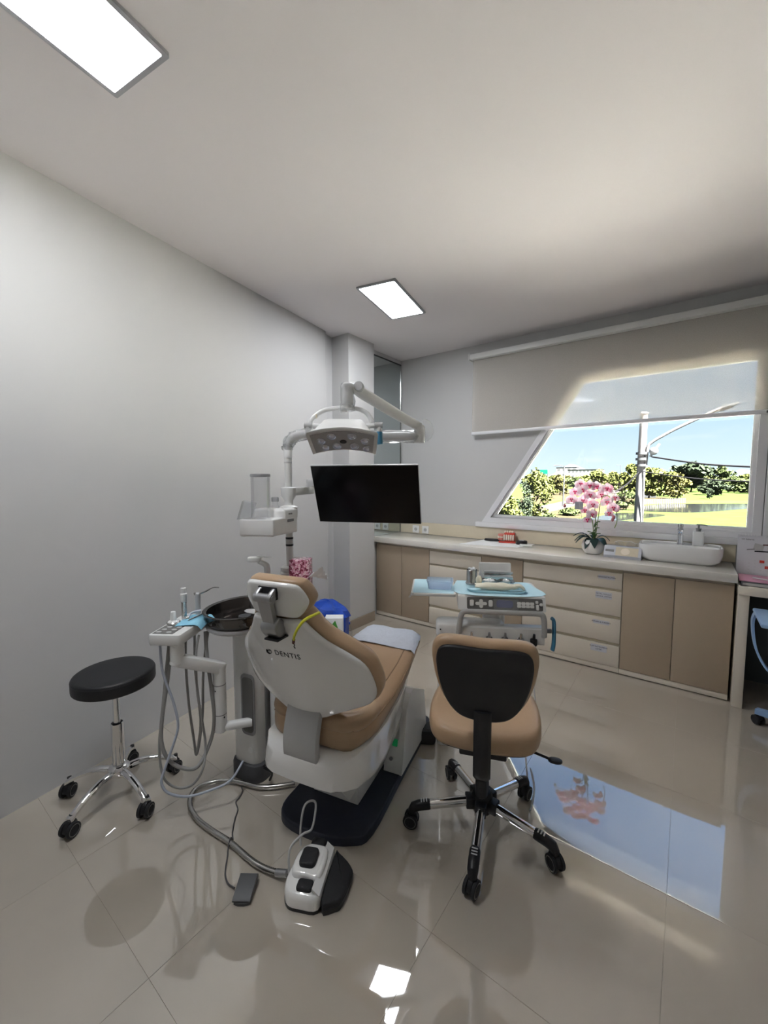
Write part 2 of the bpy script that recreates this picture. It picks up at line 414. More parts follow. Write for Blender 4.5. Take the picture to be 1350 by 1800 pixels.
mb = MB(); mb.box(X1, Y0 - .2, -.1, X1 + .2, BACK + .16, CEIL + .02); struct(mb, 'wall_right', 'wall')
mb = MB(); mb.box(-3.2, Y0 - .2, -.1, X1 + .2, Y0, CEIL + .02); struct(mb, 'wall_front', 'wall')
mb = MB(); mb.box(-3.3, Y0 - .3, CEIL + .25, X1 + .3, BACK + .16, CEIL + .4); struct(mb, 'roof', 'wall')
cn = MB(); cn.box(-6, BACK + .16, .60, 6, BACK + 3.6, .74); struct(cn, 'bounce_slab', 'bounce_slab')      # added unseen white slab below the window, bounces sunlight into the room
# window frame: outer ring, inner sash ring, sill ledges, pane
def ring_xz(mb, poly, wdt, ya, yb):
    cx = ccw([(p[0], p[1]) for p in poly]); inn = inset(cx, wdt); n = len(cx)
    for i in range(n):
        j = (i + 1) % n; q = [cx[i], cx[j], inn[j], inn[i]]
        mb.rings([[(x, ya, z) for x, z in q], [(x, yb, z) for x, z in q]])
    return inn
mb = MB(); inn = ring_xz(mb, hole, .05, BACK - .015, BACK + .09); win = struct(mb, 'window_1', 'frame')
m2 = MB(); inn2 = ring_xz(m2, inn, .022, BACK + .012, BACK + .07); m2.part('window_sash', 'frame', win)
m3 = MB(); ring_xz(m3, inn2, .006, BACK + .03, BACK + .05); m3.part('glazing_bead', 'white', win)
m4 = MB(); m4.rings([[(x, BACK + .040, z) for x, z in inn2], [(x, BACK + .044, z) for x, z in inn2]]); m4.part('window_pane', 'glass', win)
m5 = MB(); m5.box(-1.72, BACK - .035, .985, .47, BACK + .004, 1.034, .004); m5.part('window_sill', 'frame', win)
m6 = MB(); m6.box(.435, BACK - .02, .985, .475, BACK + .02, 2.42, .004); m6.part('window_jamb', 'frame', win)
# backsplash strip, mirror
mb = MB(); mb.box(-2.655, BACK - .018, .856, .30, BACK - .001, .984, .002); struct(mb, 'trim_1', 'splash')
mr = MB(); mr.box(-2.667, 3.237, .857, -2.656, BACK - .02, 2.742)
mirror = mr.solo('wall_mirror', 'mirror', 'tall unframed mirror between the white pillar and the window wall, above the counter end', 'mirror', (-2.66, 3.55, .857))
mr = MB(); mr.box(-2.668, 3.236, 2.742, -2.650, BACK - .02, 2.752); mr.part('top_edge', 'blackedge', mirror)
mr = MB(); mr.box(-2.664, BACK - .026, .857, -2.650, BACK - .019, 2.742); mr.part('end_edge', 'steel', mirror)

# ------------------------------------------------------------------ recessed ceiling panels
for k, lab in ((0, 'large lit white ceiling panel above the black stool, cut by the frame'), (1, 'small lit white ceiling panel near the pillar, above the dental lamp')):
    (cx, cy), rz, wx, wy = light_frame(k)
    t = thing('ceiling_light', lab, 'light', (cx, cy, CEIL), rz, 'recessed ceiling light panels'); X = fr(t)
    f = MB(); o = rrect(-wx / 2, -wy / 2, wx / 2, wy / 2, .004, 1); i = rrect(-wx / 2 + .016, -wy / 2 + .016, wx / 2 - .016, wy / 2 - .016, .003, 1); n = len(o)
    for a in range(n):
        b = (a + 1) % n; q = [o[a], o[b], i[b], i[a]]
        f.rings([[(x, y, -.012) for x, y in q], [(x, y, 0) for x, y in q]], X)
    f.part('frame', 'alu', t)
    d = MB(); d.box(-wx / 2 + .016, -wy / 2 + .016, -.008, wx / 2 - .016, wy / 2 - .016, -.003, 0, X); d.part('diffuser', 'diffuser', t)

# ------------------------------------------------------------------ roller blind
def blind_cloth():
    m = bpy.data.materials.new('screen_cloth'); m.use_nodes = True; t = m.node_tree; t.nodes.clear()
    o = t.nodes.new('ShaderNodeOutputMaterial'); tr = t.nodes.new('ShaderNodeBsdfTransparent'); di = t.nodes.new('ShaderNodeBsdfDiffuse')
    tl = t.nodes.new('ShaderNodeBsdfTranslucent'); c = (.78, .75, .70, 1)
    di.inputs[0].default_value = c; tl.inputs[0].default_value = (.80, .64, .42, 1); tr.inputs[0].default_value = (.96, .95, .95, 1)
    a = t.nodes.new('ShaderNodeMixShader'); a.inputs[0].default_value = .10
    b = t.nodes.new('ShaderNodeMixShader'); b.inputs[0].default_value = .42
    tcn = t.nodes.new('ShaderNodeTexCoord'); wv = t.nodes.new('ShaderNodeTexNoise'); wv.inputs['Scale'].default_value = 250
    mr_ = t.nodes.new('ShaderNodeMapRange'); mr_.inputs[3].default_value = .54; mr_.inputs[4].default_value = .70
    t.links.new(tcn.outputs['Object'], wv.inputs['Vector']); t.links.new(wv.outputs[0], mr_.inputs[0]); t.links.new(mr_.outputs[0], b.inputs[0])
    t.links.new(di.outputs[0], a.inputs[1]); t.links.new(tl.outputs[0], a.inputs[2])
    t.links.new(a.outputs[0], b.inputs[1]); t.links.new(tr.outputs[0], b.inputs[2]); t.links.new(b.outputs[0], o.inputs[0]); return m
M['cloth'] = blind_cloth()
t = thing('roller_blind', 'cream roller blind pulled halfway down over the slanted window', 'blind', (-.5, 3.82, 1.90))
b = MB(); b.box(-1.775, 3.765, 2.635, .80, 3.872, 2.685, .006); b.part('cassette', 'offwhite', t)
b = MB(); b.box(-1.785, 3.755, 2.628, -1.772, 3.875, 2.692, .003); b.part('end_cap', 'offwhite', t)
b = MB(); b.box(-1.762, 3.8195, 1.92, .78, 3.8205, 2.64); b.part('fabric', 'cloth', t)
b = MB(); b.box(-1.764, 3.810, 1.906, .782, 3.830, 1.936, .006); b.part('bottom_bar', 'frame', t)
b = MB(); b.box(.405, 3.806, 1.912, .43, 3.812, 1.928, .001); b.part('bar_clip', 'darkgrey', t)

# ================================================================== CABINETS
CF = 3.40; HZ = [(.645, .765), (.44, .625), (.235, .415), (.048, .21)]
def cabinet(x0, x1, kind, label, texts=None):
    t = thing('base_cabinet', label, 'cabinet', ((x0 + x1) / 2, 3.62, 0), 0, 'built-in base cabinets under the counter')
    b = MB(); b.box(x0 + .001, CF + .02, .012, x1 - .001, BACK - .02, .798)
    b.part('carcass', 'cream', t)
    p = MB(); p.box(x0 + .001, CF + .004, .008, x1 - .001, CF + .02, .044, .001); p.part('plinth', 'cream', t)
    if kind == 'drawers':
        for i, (za, zb) in enumerate(HZ):
            d = MB(); d.box(x0 + .003, CF, za, x1 - .003, CF + .018, zb, .0015); dr = d.part('drawer', 'cream', t)
            g = MB(); g.box(x0 + .006, CF + .0185, zb, x1 - .006, CF + .0195, zb + .016); g.part('finger_gap', 'splash', dr)
            if texts:
                xl = x1 - [.052, .066, .075, .085][i] - .055; zl = zb - .04
                n = texts[i]; hh = .011 * len(n) + .004
                l = MB(); l.box(xl - .055, CF - .0012, zl - hh, xl + .055, CF + .0002, zl + hh); l.part('label_strip', 'label', dr)
                for q, s in enumerate(n):
                    lettering(s, .0145, 'labelink', dr, basis((xl, CF - .0014, zl + (len(n) - 1) * .009 - q * .018), (1, 0, 0), (0, 0, 1)))
    else:
        n = kind; s = (x1 - x0) / n
        for i in range(n):
            d = MB(); d.box(x0 + i * s + .002, CF, .048, x0 + (i + 1) * s - .002, CF + .018, .775, .0015); d.part('door', 'taupe', t)
    return t
cabinet(-2.655, -1.997, 2, 'taupe two-door base cabinet in the corner beside the white pillar')
cabinet(-1.997, -1.455, 'drawers', 'cream four-drawer base cabinet without labels, left of the instrument table')
cabinet(-1.455, -1.083, 1, 'narrow taupe one-door base cabinet between the two drawer stacks')
cabinet(-1.083, -.352, 'drawers', 'cream four-drawer base cabinet with white label strips', [['HANDINSTRUMEN'], ['METAL, MOULD,', 'DENTAL SYSTEM'], ['IMPLAN & SURGERY'], ['FLAP INSTRUMENT', 'LISTER']])
cabinet(-.352, .272, 2, 'taupe two-door base cabinet below the white wash basin')
ct = MB(); ct.box(-2.655, 3.36, .800, .280, BACK - .019, .856, .003)
ct.solo('countertop', 'stone', 'long polished cream stone worktop running along the window wall', 'countertop', (-1.19, 3.62, .80))

# ------------------------------------------------------------------ sockets
for i, (x, l) in enumerate(((-2.442, 'white wall socket nearer the mirror, on the cream backsplash'), (-2.318, 'white wall socket further from the mirror, on the cream backsplash'))):
    t = thing('wall_socket', l, 'socket', (x, BACK - .019, .905), 0, 'pair of sockets on the backsplash')
    b = MB(); b.box(x - .042, BACK - .027, .863, x + .042, BACK - .0185, .947, .003); b.part('face_plate', 'white', t)
    b = MB(); b.cyl((x, BACK - .0275, .905), (x, BACK - .0265, .905), .020, n=20); b.part('socket_well', 'lightgrey', t)
    b = MB()
    for s in (-1, 1): b.cyl((x + s * .0095, BACK - .0285, .905), (x + s * .0095, BACK - .0274, .905), .0032, n=10)
    b.part('pin_holes', 'black', t)

# ================================================================== ON THE COUNTER
CT = .8565
b = MB(); b.slab([(-1.70, 3.44), (-1.19, 3.56), (-1.12, 3.85), (-1.62, 3.85)], CT, CT + .0012)
b.solo('paper_sheet', 'paper', 'flat white sheet under the teeth model on the counter', 'paper', (-1.4, 3.68, CT))
CP = CT + .0015
# black cap-like holder at the left
b = MB(); b.slab(smooth2([(-1.60, 3.80), (-1.54, 3.78), (-1.47, 3.79), (-1.44, 3.82), (-1.48, 3.845), (-1.55, 3.83)], 4), CP, CP + .022, .010, .003, 3)
b.solo('glasses_case', 'black', 'small flat black case left of the red teeth model', 'case', (-1.5, 3.81, CP))
# dental teeth model
t = thing('teeth_model', 'red and pink dental teeth model with ivory teeth on the white sheet', 'model', (-1.365, 3.79, CP), R(12)); X0 = fr(t); X = lambda x, y, z: X0(x * 1.35, y * 1.35, z * 1.35)
b = MB(); b.box(-.055, -.03, 0, .06, .03, .012, .003, X); b.part('stand', 'red', t)
b = MB(); b.box(-.02, -.025, .012, .055, .025, .075, .008, X); b.part('jaw_block', 'red', t)
b = MB(); b.slab(smooth2([(-.06, -.02), (-.03, -.035), (-.015, 0), (-.03, .03), (-.06, .02)], 3), .02, .038, .006, .003, 2, X); b.slab(smooth2([(-.06, -.02), (-.03, -.035), (-.015, 0), (-.03, .03), (-.06, .02)], 3), .044, .062, .006, .003, 2, X); b.part('gums', 'gum', t)
for i in range(5):
    b = MB(); b.slab(rrect(-.022 + i * .015, -.034, -.010 + i * .015, -.024, .004, 2), .020, .060, .004, .002, 2, X); b.part('tooth', 'tooth', t)
for i in range(4):
    b = MB(); b.ball((-.012 + i * .016, -.015, .078), .0075, .008, .010, 8, 6, X); b.part('tooth', 'tooth', t)
for i in range(3):
    b = MB(); b.ball((-.057 + i * .013, -.030, .040), .0065, .006, .009, 8, 6, X); b.part('tooth', 'tooth', t)
# black round holder with label
t = thing('black_dispenser', 'low black oval box with a pale label, right of the teeth model', 'box', (-1.215, 3.755, CP), R(20)); X = fr(t)
b = MB(); b.slab(ellipse(0, 0, .05, .032, 24), 0, .038, .012, .004, 3, X); b.part('body', 'black', t)
b = MB(); b.box(-.022, -.012, .0375, .018, .012, .0395, 0, X); b.part('label_plate', 'label', t)
t = thing('white_remote', 'small white flat remote at the right end of the sheet', 'remote', (-1.155, 3.69, CP), R(18)); X = fr(t)
b = MB(); b.slab(rrect(-.055, -.03, .055, .03, .012), 0, .014, .005, .002, 2, X); b.part('body', 'white', t)
b = MB(); b.slab(rrect(-.04, -.018, .01, .018, .006), .0135, .0152, .001, 0, 1, X); b.part('touch_pad', 'lightgrey', t)

# orchid in a white pot
PX, PY = -.60, 3.655
t = thing('potted_orchid', 'pink and white orchid with dark leaves in a round white pot', 'plant', (PX, PY, CT))
b = MB(); b.lathe([(.045, CT), (.060, CT + .004), (.080, CT + .035), (.086, CT + .065), (.080, CT + .095), (.066, CT + .112), (.060, CT + .113), (.058, CT + .10), (.01, CT + .095)], 32, cx=PX, cy=PY); b.part('pot', 'potwhite', t)
b = MB(); b.lathe([(.0585, CT + .098), (.03, CT + .108), (.004, CT + .11)], 20, cx=PX, cy=PY); b.part('moss', 'leaf', t)
def leaf_mesh(b, base, tip, wid, droop=.03, n=6):
    base, tip = Vector(base), Vector(tip); d = tip - base; s = d.cross(Vector((0, 0, 1))).normalized(); rg = []
    for k in range(n + 1):
        u = k / n; c = base + d * u + Vector((0, 0, 1)) * (droop * sin(pi * u)); wd = wid * (sin(pi * min(1, u * .92 + .06)) ** .7)
        up = Vector((0, 0, .0025))
        rg.append([c - s * wd + up * (1.6), c + up * -.2 - up * .5, c + s * wd + up * 1.6, c + s * wd + up * 1.1 - up * 0, c - up * 1.2, c - s * wd + up * 1.1])
    b.rings(rg)
for a, l, dz, wd in ((200, .14, -.02, .026), (245, .10, -.075, .030), (170, .16, .01, .016), (285, .11, -.06, .032), (325, .13, -.05, .034), (20, .12, -.01, .024), (100, .10, -.02, .026), (222, .15, -.03, .018)):
    b = MB(); z = CT + .118; leaf_mesh(b, (PX + .02 * cos(R(a)), PY + .02 * sin(R(a)), z), (PX + l * cos(R(a)), PY + l * sin(R(a)), z + dz), wd, .035); b.part('leaf', 'leaf', t)
for dx, dz in ((-.025, .155), (.03, .15), (.0, .165), (.055, .16), (.045, .205), (-.04, .17), (.03, .235), (.05, .255)):
    b = MB(); leaf_mesh(b, (PX + .005, PY - .01, CT + dz - .02), (PX + dx, PY - .03, CT + dz + .01), .013, .01, 4); b.part('small_leaf', 'leaflight', t)
fl_px = [(975, 385), (925, 460), (998, 440), (890, 530), (1000, 538), (1066, 490), (1130, 410), (1176, 486), (1228, 428), (1226, 556), (1302, 516), (1092, 580), (1287, 612), (1246, 662), (1020, 634), (1085, 672), (1040, 722), (1062, 402)]
P3 = [at(840 + x * .185, 780 + y * .185, Y=PY - .035 + .03 * sin(i * 2.1)) for i, (x, y) in enumerate(fl_px)]
pts1 = [(PX + .005, PY, CT + .10), (PX + .012, PY, CT + .26), (PX - .005, PY - .01, CT + .40), (PX - .06, PY - .01, CT + .50), (PX - .12, PY - .01, CT + .49), (PX - .155, PY - .02, CT + .40)]
pts2 = [(PX + .01, PY + .005, CT + .10), (PX + .03, PY, CT + .30), (PX + .05, PY - .01, CT + .45), (PX + .10, PY - .01, CT + .47), (PX + .15, PY - .015, CT + .38), (PX + .165, PY - .02, CT + .28), (PX + .15, PY - .02, CT + .22)]
pts3 = [(PX, PY, CT + .1), (PX + .0, PY - .02, CT + .2), (PX - .01, PY - .025, CT + .28)]
for q in (pts1, pts2, pts3):
    b = MB(); b.tube(spline(q, 5), .0032, 6); b.part('flower_stem', 'stem', t)
def flower(p, i):
    r = .047 if i not in (13, 14, 16, 10) else .034
    rnd = random.Random(i); face = (Vector((.35, -.93, .05)) + Vector((rnd.uniform(-.35, .35), 0, rnd.uniform(-.3, .2)))).normalized()
    x = Vector((0, 0, 1)).cross(face).normalized(); y = face.cross(x); X = basis(p, x, y, face)
    pet = MB()
    for a, l, wd in ((90, 1, .42), (210, 1, .40), (330, 1, .40), (8, .98, .62), (172, .98, .62)):
        a = R(a); u = Vector((cos(a), sin(a))); v = Vector((-u.y, u.x)); rg = []
        for k in range(7):
            s = k / 6; c = u * (r * l * (.08 + .92 * s)); wv = r * wd * sin(pi * min(.97, .12 + s * .80)) ** .8
            zc = .010 * sin(pi * s * .9) - .006 * s
            rg.append([(c.x - v.x * wv, c.y - v.y * wv, zc - .004), (c.x, c.y, zc), (c.x + v.x * wv, c.y + v.y * wv, zc - .004), (c.x, c.y, zc - .0012)])
        pet.rings(rg, X)
    f = pet.part('flower', 'petal', t, 60)
    th = MB()
    for a in (-90, 30, 150):
        th.ball((.0085 * cos(R(a)), .0085 * sin(R(a)), .010), .0075, .0075, .006, 7, 5, X)
    th.ball((0, -.014, .009), .006, .009, .004, 7, 5, X); th.part('throat', 'petalpink', f)
for i, p in enumerate(P3): flower(p, i)
for x, y, r in ((825, 588, .012), (1280, 722, .011), (1290, 700, .013)):
    p = at(840 + x * .185, 780 + y * .185, Y=PY - .03); b = MB(); b.ball(p, r, r, r * 1.4, 8, 6); b.part('bud', 'bud', t)
b = MB(); b.tube(spline([pts1[-1], at(993, 885, Y=PY - .03), at(992, 889, Y=PY - .03)], 4), .0025, 5); b.part('flower_stem', 'stem', t)
# small tag on a thin stick in the pot
t = thing('plant_tag', 'small grey square tag on a thin white stick in the orchid pot', 'tag', (PX - .05, PY - .05, CT + .10))
p0, p1 = Vector((PX - .045, PY - .04, CT + .10)), at(1018, 884, Y=PY - .075)
b = MB(); b.cyl(p0, p1, .0016, n=6); b.part('stick', 'white', t)
p = at(1017, 889, Y=PY - .07); b = MB(); b.box(p.x - .028, p.y - .001, p.z - .030, p.x + .034, p.y + .001, p.z + .032); b.part('card', 'silver', t)

# silver wipes box with glasses on it
t = thing('wipes_box', 'silver grey dispenser box with cream label between orchid and basin', 'box', (-.378, 3.60, CT), R(-2)); X = fr(t)
prof = [(-.07, 0), (.06, 0), (.06, .07), (.02, .088), (-.035, .088), (-.07, .02)]
b = MB(); b.rings([[(x, y, z) for y, z in prof] for x in (-.125, -.118, .118, .125)], X); b.part('body', 'silver', t, 25)
sl_ = Vector((0, .035, .068)).normalized()
def onface(mb, x0, s0, x1, s1, h=.0012):
    def g(x, s): return Vector((x, -.07, .02)) + sl_ * s
    nn = Vector((0, -.068, .035)).normalized() * h
    A = [g(x0, s0), g(x1, s0), g(x1, s1), g(x0, s1)]; mb.rings([[tuple(p) for p in A], [tuple(p + nn) for p in A]], X)
b = MB(); onface(b, -.045, .002, .105, .070); b.part('cream_label', 'splash', t)
b = MB(); onface(b, -.115, .028, -.055, .046, .002); b.part('badge', 'grey', t)
b = MB(); nn = Vector((0, -.068, .035)).normalized()
cpt = Vector((.02, -.07, .02)) + sl_ * .036
X2 = X; cyl_o = [(cpt + nn * .002 + Vector((1, 0, 0)) * .03 * cos(a) + sl_ * .026 * sin(a)) for a in [2 * pi * i / 20 for i in range(20)]]
b.rings([[tuple(p - nn * .002) for p in cyl_o], [tuple(p) for p in cyl_o]], X); b.part('round_mark', 'tooth', t)
t = thing('safety_glasses', 'clear safety glasses lying on the silver box', 'glasses', (-.36, 3.60, CT + .089), R(-5)); X = fr(t)
for s in (-1, 1):
    b = MB(); b.slab(smooth2([(s * .012, .004), (s * .06, .002), (s * .068, .03), (s * .05, .042), (s * .015, .036)], 4), -.0008, .0008, fn=lambda x, y, z: X(x, -.045 + z, y)); b.part('lens', 'clear', t)
b = MB(); b.tube(spline([(-.07, -.046, .030), (-.04, -.047, .044), (0, -.047, .040), (.04, -.047, .044), (.07, -.046, .030)], 5), .0022, 6, X); b.part('brow_bar', 'white', t)
for s in (-1, 1):
    b = MB(); b.tube(spline([(s * .07, -.045, .030), (s * .072, .0, .028), (s * .066, .05, .010), (s * .064, .065, .002)], 4), .002, 6, X); b.part('temple', 'white', t)

# vessel basin with tap and soap bottle
t = thing('wash_basin', 'rectangular white ceramic wash basin standing on the counter', 'basin', (-.032, 3.69, CT)); X = fr(t)
o = rrect(-.25, -.155, .25, .155, .075, 7)
def scl(o, kx, ky, dy=0): return [(x * kx, y * ky + dy) for x, y in o]
b = MB(); rg = [[(x, y, 0) for x, y in scl(o, .80, .74)], [(x, y, .006) for x, y in scl(o, .82, .77)], [(x, y, .007) for x, y in scl(o, .86, .82)], [(x, y, .03) for x, y in scl(o, .95, .93)], [(x, y, .07) for x, y in scl(o, .99, .985)], [(x, y, .118) for x, y in o], [(x, y, .124) for x, y in scl(o, .993, .99)], [(x, y, .124) for x, y in scl(o, .97, .955)],
      [(x, y, .116) for x, y in scl(o, .955, .935)], [(x, y, .112) for x, y in scl(o, .93, .66, -.045)], [(x, y, .05) for x, y in scl(o, .88, .58, -.045)], [(x, y, .02) for x, y in scl(o, .7, .45, -.045)]]
b.rings(rg, X); b.part('bowl', 'ceramic', t, 50)
b = MB(); b.cyl((0, -.045, .0195), (0, -.045, .023), .022, n=18, fn=X); b.part('drain', 'chrome', t)
t = thing('basin_tap', 'chrome single-lever tap on the rim of the white basin', 'tap', (-.03, 3.785, CT + .113)); X = fr(t)
b = MB(); b.lathe([(.024, 0), (.024, .006), (.019, .008), (.019, .105), (.021, .108), (.021, .112), (.017, .115)], 20, X); b.part('body', 'chrome', t)
b = MB(); b.tube([(0, -.015, .085), (0, -.05, .092), (0, -.10, .088), (0, -.108, .076)], [.013, .012, .011, .010], 10, X); b.part('spout', 'chrome', t)
b = MB(); b.lathe([(.015, .115), (.018, .118), (.018, .150), (.014, .156), (.003, .157)], 18, X); b.box(-.007, -.05, .148, .007, .01, .158, .002, X); b.part('lever', 'chrome', t)
t = thing('soap_dispenser', 'frosted white soap bottle with grey pump on the basin rim', 'dispenser', (.078, 3.79, CT + .113)); X = fr(t)
b = MB(); b.slab(rrect(-.034, -.026, .034, .026, .012), 0, .105, .006, .003, 2, X); b.part('bottle', 'white', t)
b = MB(); b.lathe([(.015, .105), (.015, .120), (.018, .121), (.018, .128), (.006, .130), (.006, .150), (.014, .151), (.014, .158), (.003, .160)], 16, X); b.tube([(0, 0, .155), (.03, -.004, .155), (.052, -.006, .150)], [.005, .004, .003], 8, X); b.part('pump', 'grey', t)

# ================================================================== DENTAL CHAIR (own frame: x across, y towards the foot end)
CO, CR = Vector((-1.17, 1.10, 0)), R(13)
ch = thing('dental_chair', 'tan and white dental chair seen from behind its reclined backrest', 'dental chair', CO, CR); X = fr(ch)
b = MB(); b.slab(smooth2([(-.20, .16), (-.195, .02), (-.13, -.045), (.03, -.055), (.165, -.015), (.222, .065), (.22, .40), (.215, .82), (.17, .92), (0, .95), (-.17, .92), (-.21, .82), (-.21, .4)], 4), 0, .036, .010, 0, 3, X); b.part('base_plate', 'navy', ch)
# white tub under the seat
def ring_tub(v, wt, zt, wm, zm, wb, zb): return [(-wt, v, zt), (-wm, v, zm), (-wb, v, zb), (wb, v, zb), (wm, v, zm), (wt, v, zt)]
st = [(-.118, .125, .385, .14, .335, .135, .292), (-.10, .165, .40, .180, .335, .150, .285), (-.05, .205, .41, .215, .33, .175, .272), (.05, .222, .41, .226, .32, .19, .255), (.2, .226, .41, .224, .31, .185, .222), (.4, .222, .445, .21, .36, .17, .235), (.6, .195, .505, .18, .45, .14, .40), (.8, .15, .525, .13, .51, .10, .495)]
b = MB(); b.rings([[(p.x, s[0], p.z) for p in spline([(q[0], 0, q[2]) for q in ring_tub(*s)], 3)] for s in st], X); b.part('seat_tub', 'gloss', ch, 50)
b = MB(); b.rings([[(-.155, -.085, .288), (.155, -.085, .288), (.18, .42, .25), (-.18, .42, .25)], [(-.135, .028, .150), (.135, .028, .150), (.13, .40, .15), (-.13, .40, .15)]], X)
b.box(-.115, .14, .034, .115, .55, .16, .004, X); b.part('lift_arm', 'white', ch, 25)
# wedge shaped housing with the power switch
b = MB(); pf = [(.378, .034), (.448, .330), (.50, .388), (.54, .392), (.72, .30), (.765, .034)]
b.rings([[(x, y + (0 if abs(x - .18) < .03 else .004), z) for y, z in pf] for x in (.130, .136, .218, .225)], X); wh = b.part('lift_housing', 'white', ch, 25)
nv = Vector((0, .296, -.07)).normalized()
def fq(mb, x0, x1, t0, t1, h):
    a = lambda t: Vector((0, .378 + .07 * t, .034 + .296 * t))
    q = [Vector((x0, 0, 0)) + a(t0), Vector((x1, 0, 0)) + a(t0), Vector((x1, 0, 0)) + a(t1), Vector((x0, 0, 0)) + a(t1)]
    n = Vector((0, -.296, .07)).normalized() * h; mb.rings([[tuple(p) for p in q], [tuple(p + n) for p in q]], X)
b = MB(); fq(b, .160, .197, .52, .98, .0015); b.part('grey_strip', 'lightgrey', wh)
b = MB(); fq(b, .160, .192, .42, .53, .004); b.part('power_switch', 'softgreen', wh)
b = MB(); b.cyl((.165, .378 + .07 * .22 - .001, .034 + .296 * .22), (.165, .378 + .07 * .22 - .004, .034 + .296 * .22 + .001), .009, n=14, fn=X); b.part('lock', 'grey', wh)
# upholstered seat with leg rest
def hw(v): return (.185 + .04 * min(1, (v + .06) / .16)) if v < .1 else (.225 - .012 * max(0, v - .3) / .2 if v < .5 else .213 - .05 * (v - .5) / .36)
def zb(v): return .392 if v < .12 else .392 + (v - .12) * .20 if v < .62 else .492 + (v - .62) * .12
def zt(v): return (.545 - .0 * v if v < .05 else .545 - .022 * sin(pi * min(1, (v - .05) / .5)) if v < .55 else .545 + (v - .55) * .11)
def seat_pt(a, s):                            # a: -1..1 across, s: 0..1 along
    v = -.06 + .92 * s; return v
rg = []; NV = 26
for k in range(NV + 1):
    s = k / NV; v = -.065 + .925 * s; e_ = min(s, 1 - s) * 13
    q = 1 if e_ >= 1 else sqrt(max(0, 1 - (1 - e_) ** 2))
    wv = hw(v) - (1 - q) * .05; b0, t0 = zb(v), zt(v); mid = (b0 + t0) / 2; hb, ht = (mid - b0) * (.55 + .45 * q), (t0 - mid) * (.35 + .65 * q)
    o = []
    for x, z in ((-.0, -1), (-.55, -1), (-.9, -.97), (-1, -.6), (-1.015, -.1), (-1.0, .35), (-.93, .78), (-.80, .95), (-.5, 1.0), (0, .97), (.5, 1.0), (.80, .95), (.93, .78), (1.0, .35), (1.015, -.1), (1, -.6), (.9, -.97), (.55, -1)):
        o.append((x * wv, v, mid + (z * ht if z > 0 else z * hb)))
    rg.append(o)
b = MB(); b.rings(rg, X); seat = b.part('seat_cushion', 'tan', ch, 60)
b = MB()
P = [(rg[k][5][0] * 1.003, rg[k][5][1], rg[k][5][2]) for k in range(NV, 0, -1)] + [(rg[k][13][0] * 1.003, rg[k][13][1], rg[k][13][2]) for k in range(1, NV + 1)]
b.tube(P, .0035, 6, X); b.part('piping', 'tandark', seat)
b = MB(); b.tube([(rg[k][11][0] * .92, rg[k][11][1], rg[k][11][2] + .001) for k in range(3, NV - 1)], .003, 6, X); b.tube([(rg[k][7][0] * .92, rg[k][7][1], rg[k][7][2] + .001) for k in range(3, NV - 1)], .003, 6, X); b.part('top_seam', 'tandark', seat)
# bolster fold at the back of the seat
b = MB(); b.tube(spline([(-.19, .02, .505), (-.15, -.02, .512), (-.08, -.03, .512), (.08, -.03, .512), (.15, -.02, .512), (.195, .03, .512), (.205, .12, .512)], 5), [.03 + .008 * sin(pi * i / 30) for i in range(31)], 12, X); b.part('seat_bolster', 'tan', seat, 70)
# backrest
def vb(z): return -.06 - .385 * (z - .547)
def back_map(x, y, h):
    wq = .075 * (x / .28) ** 2
    return X(x, vb(y) + wq + h * .933, y + h * .36)
half = [(.0, .545), (.08, .548), (.135, .575), (.205, .605), (.265, .632), (.290, .675), (.288, .74), (.270, .805), (.222, .858), (.165, .905), (.128, .948), (.108, .975), (.085, .985), (.0, .978)]
full_o = [(x, y) for x, y in half] + [(-x, y) for x, y in reversed(half) if x > 0]
so_ = smooth2(full_o, 3)
b = MB(); b.slab(so_, -.022, .0, .008, .012, 3, back_map, fill=5); shell = b.part('back_shell', 'gloss', ch, 60)
def grow(o, k, cy): return [(x * k, cy + (y - cy) * k) for x, y in o]
cu = grow(so_, 1.035, .76); cu = [(x, y + (.012 if y > .95 else 0)) for x, y in cu]
b = MB(); b.slab(cu, .001, .072, .032, .014, 4, back_map, fill=5); bc = b.part('back_cushion', 'tan', ch, 60)
b = MB(); ci = inset(ccw(cu), .012); b.tube([(x, y, .0625) for x, y in ci], .0028, 6, back_map, closed=True); b.part('piping', 'tandark', bc)
# brand on the shell: mark and word
def sh_basis(x, y, lift=.0226):
    nrm = X(0, -.933, -.36) - X(0, 0, 0); up = X(0, -.36, .933) - X(0, 0, 0); rt = X(1, 0, 0) - X(0, 0, 0)
    return basis(back_map(x, y, -lift), rt, up, nrm)
lettering('DENTIS', .031, 'ink', shell, lambda x, y, z: back_map(.006 + x, .835 + y, -.0224 - z), spacing=1.12)
mk = MB(); Bm = sh_basis(-.078, .835); 
mk.tube([(.012 * cos(R(a)), .012 * sin(R(a)), .0003) for a in range(150, 420, 18)], [.0012 + .0028 * sin(pi * i / 14) for i in range(15)], 6, Bm, flat=(1, .3))
mk.ball((.004, .004, .0003), .006, .004, .0006, 8, 5, Bm); mk.tube([(-.012, .004, .0003), (-.004, .0, .0003), (.002, .004, .0003)], [.001, .0028, .001], 6, Bm, flat=(1, .3)); mk.part('emblem', 'ink', shell)
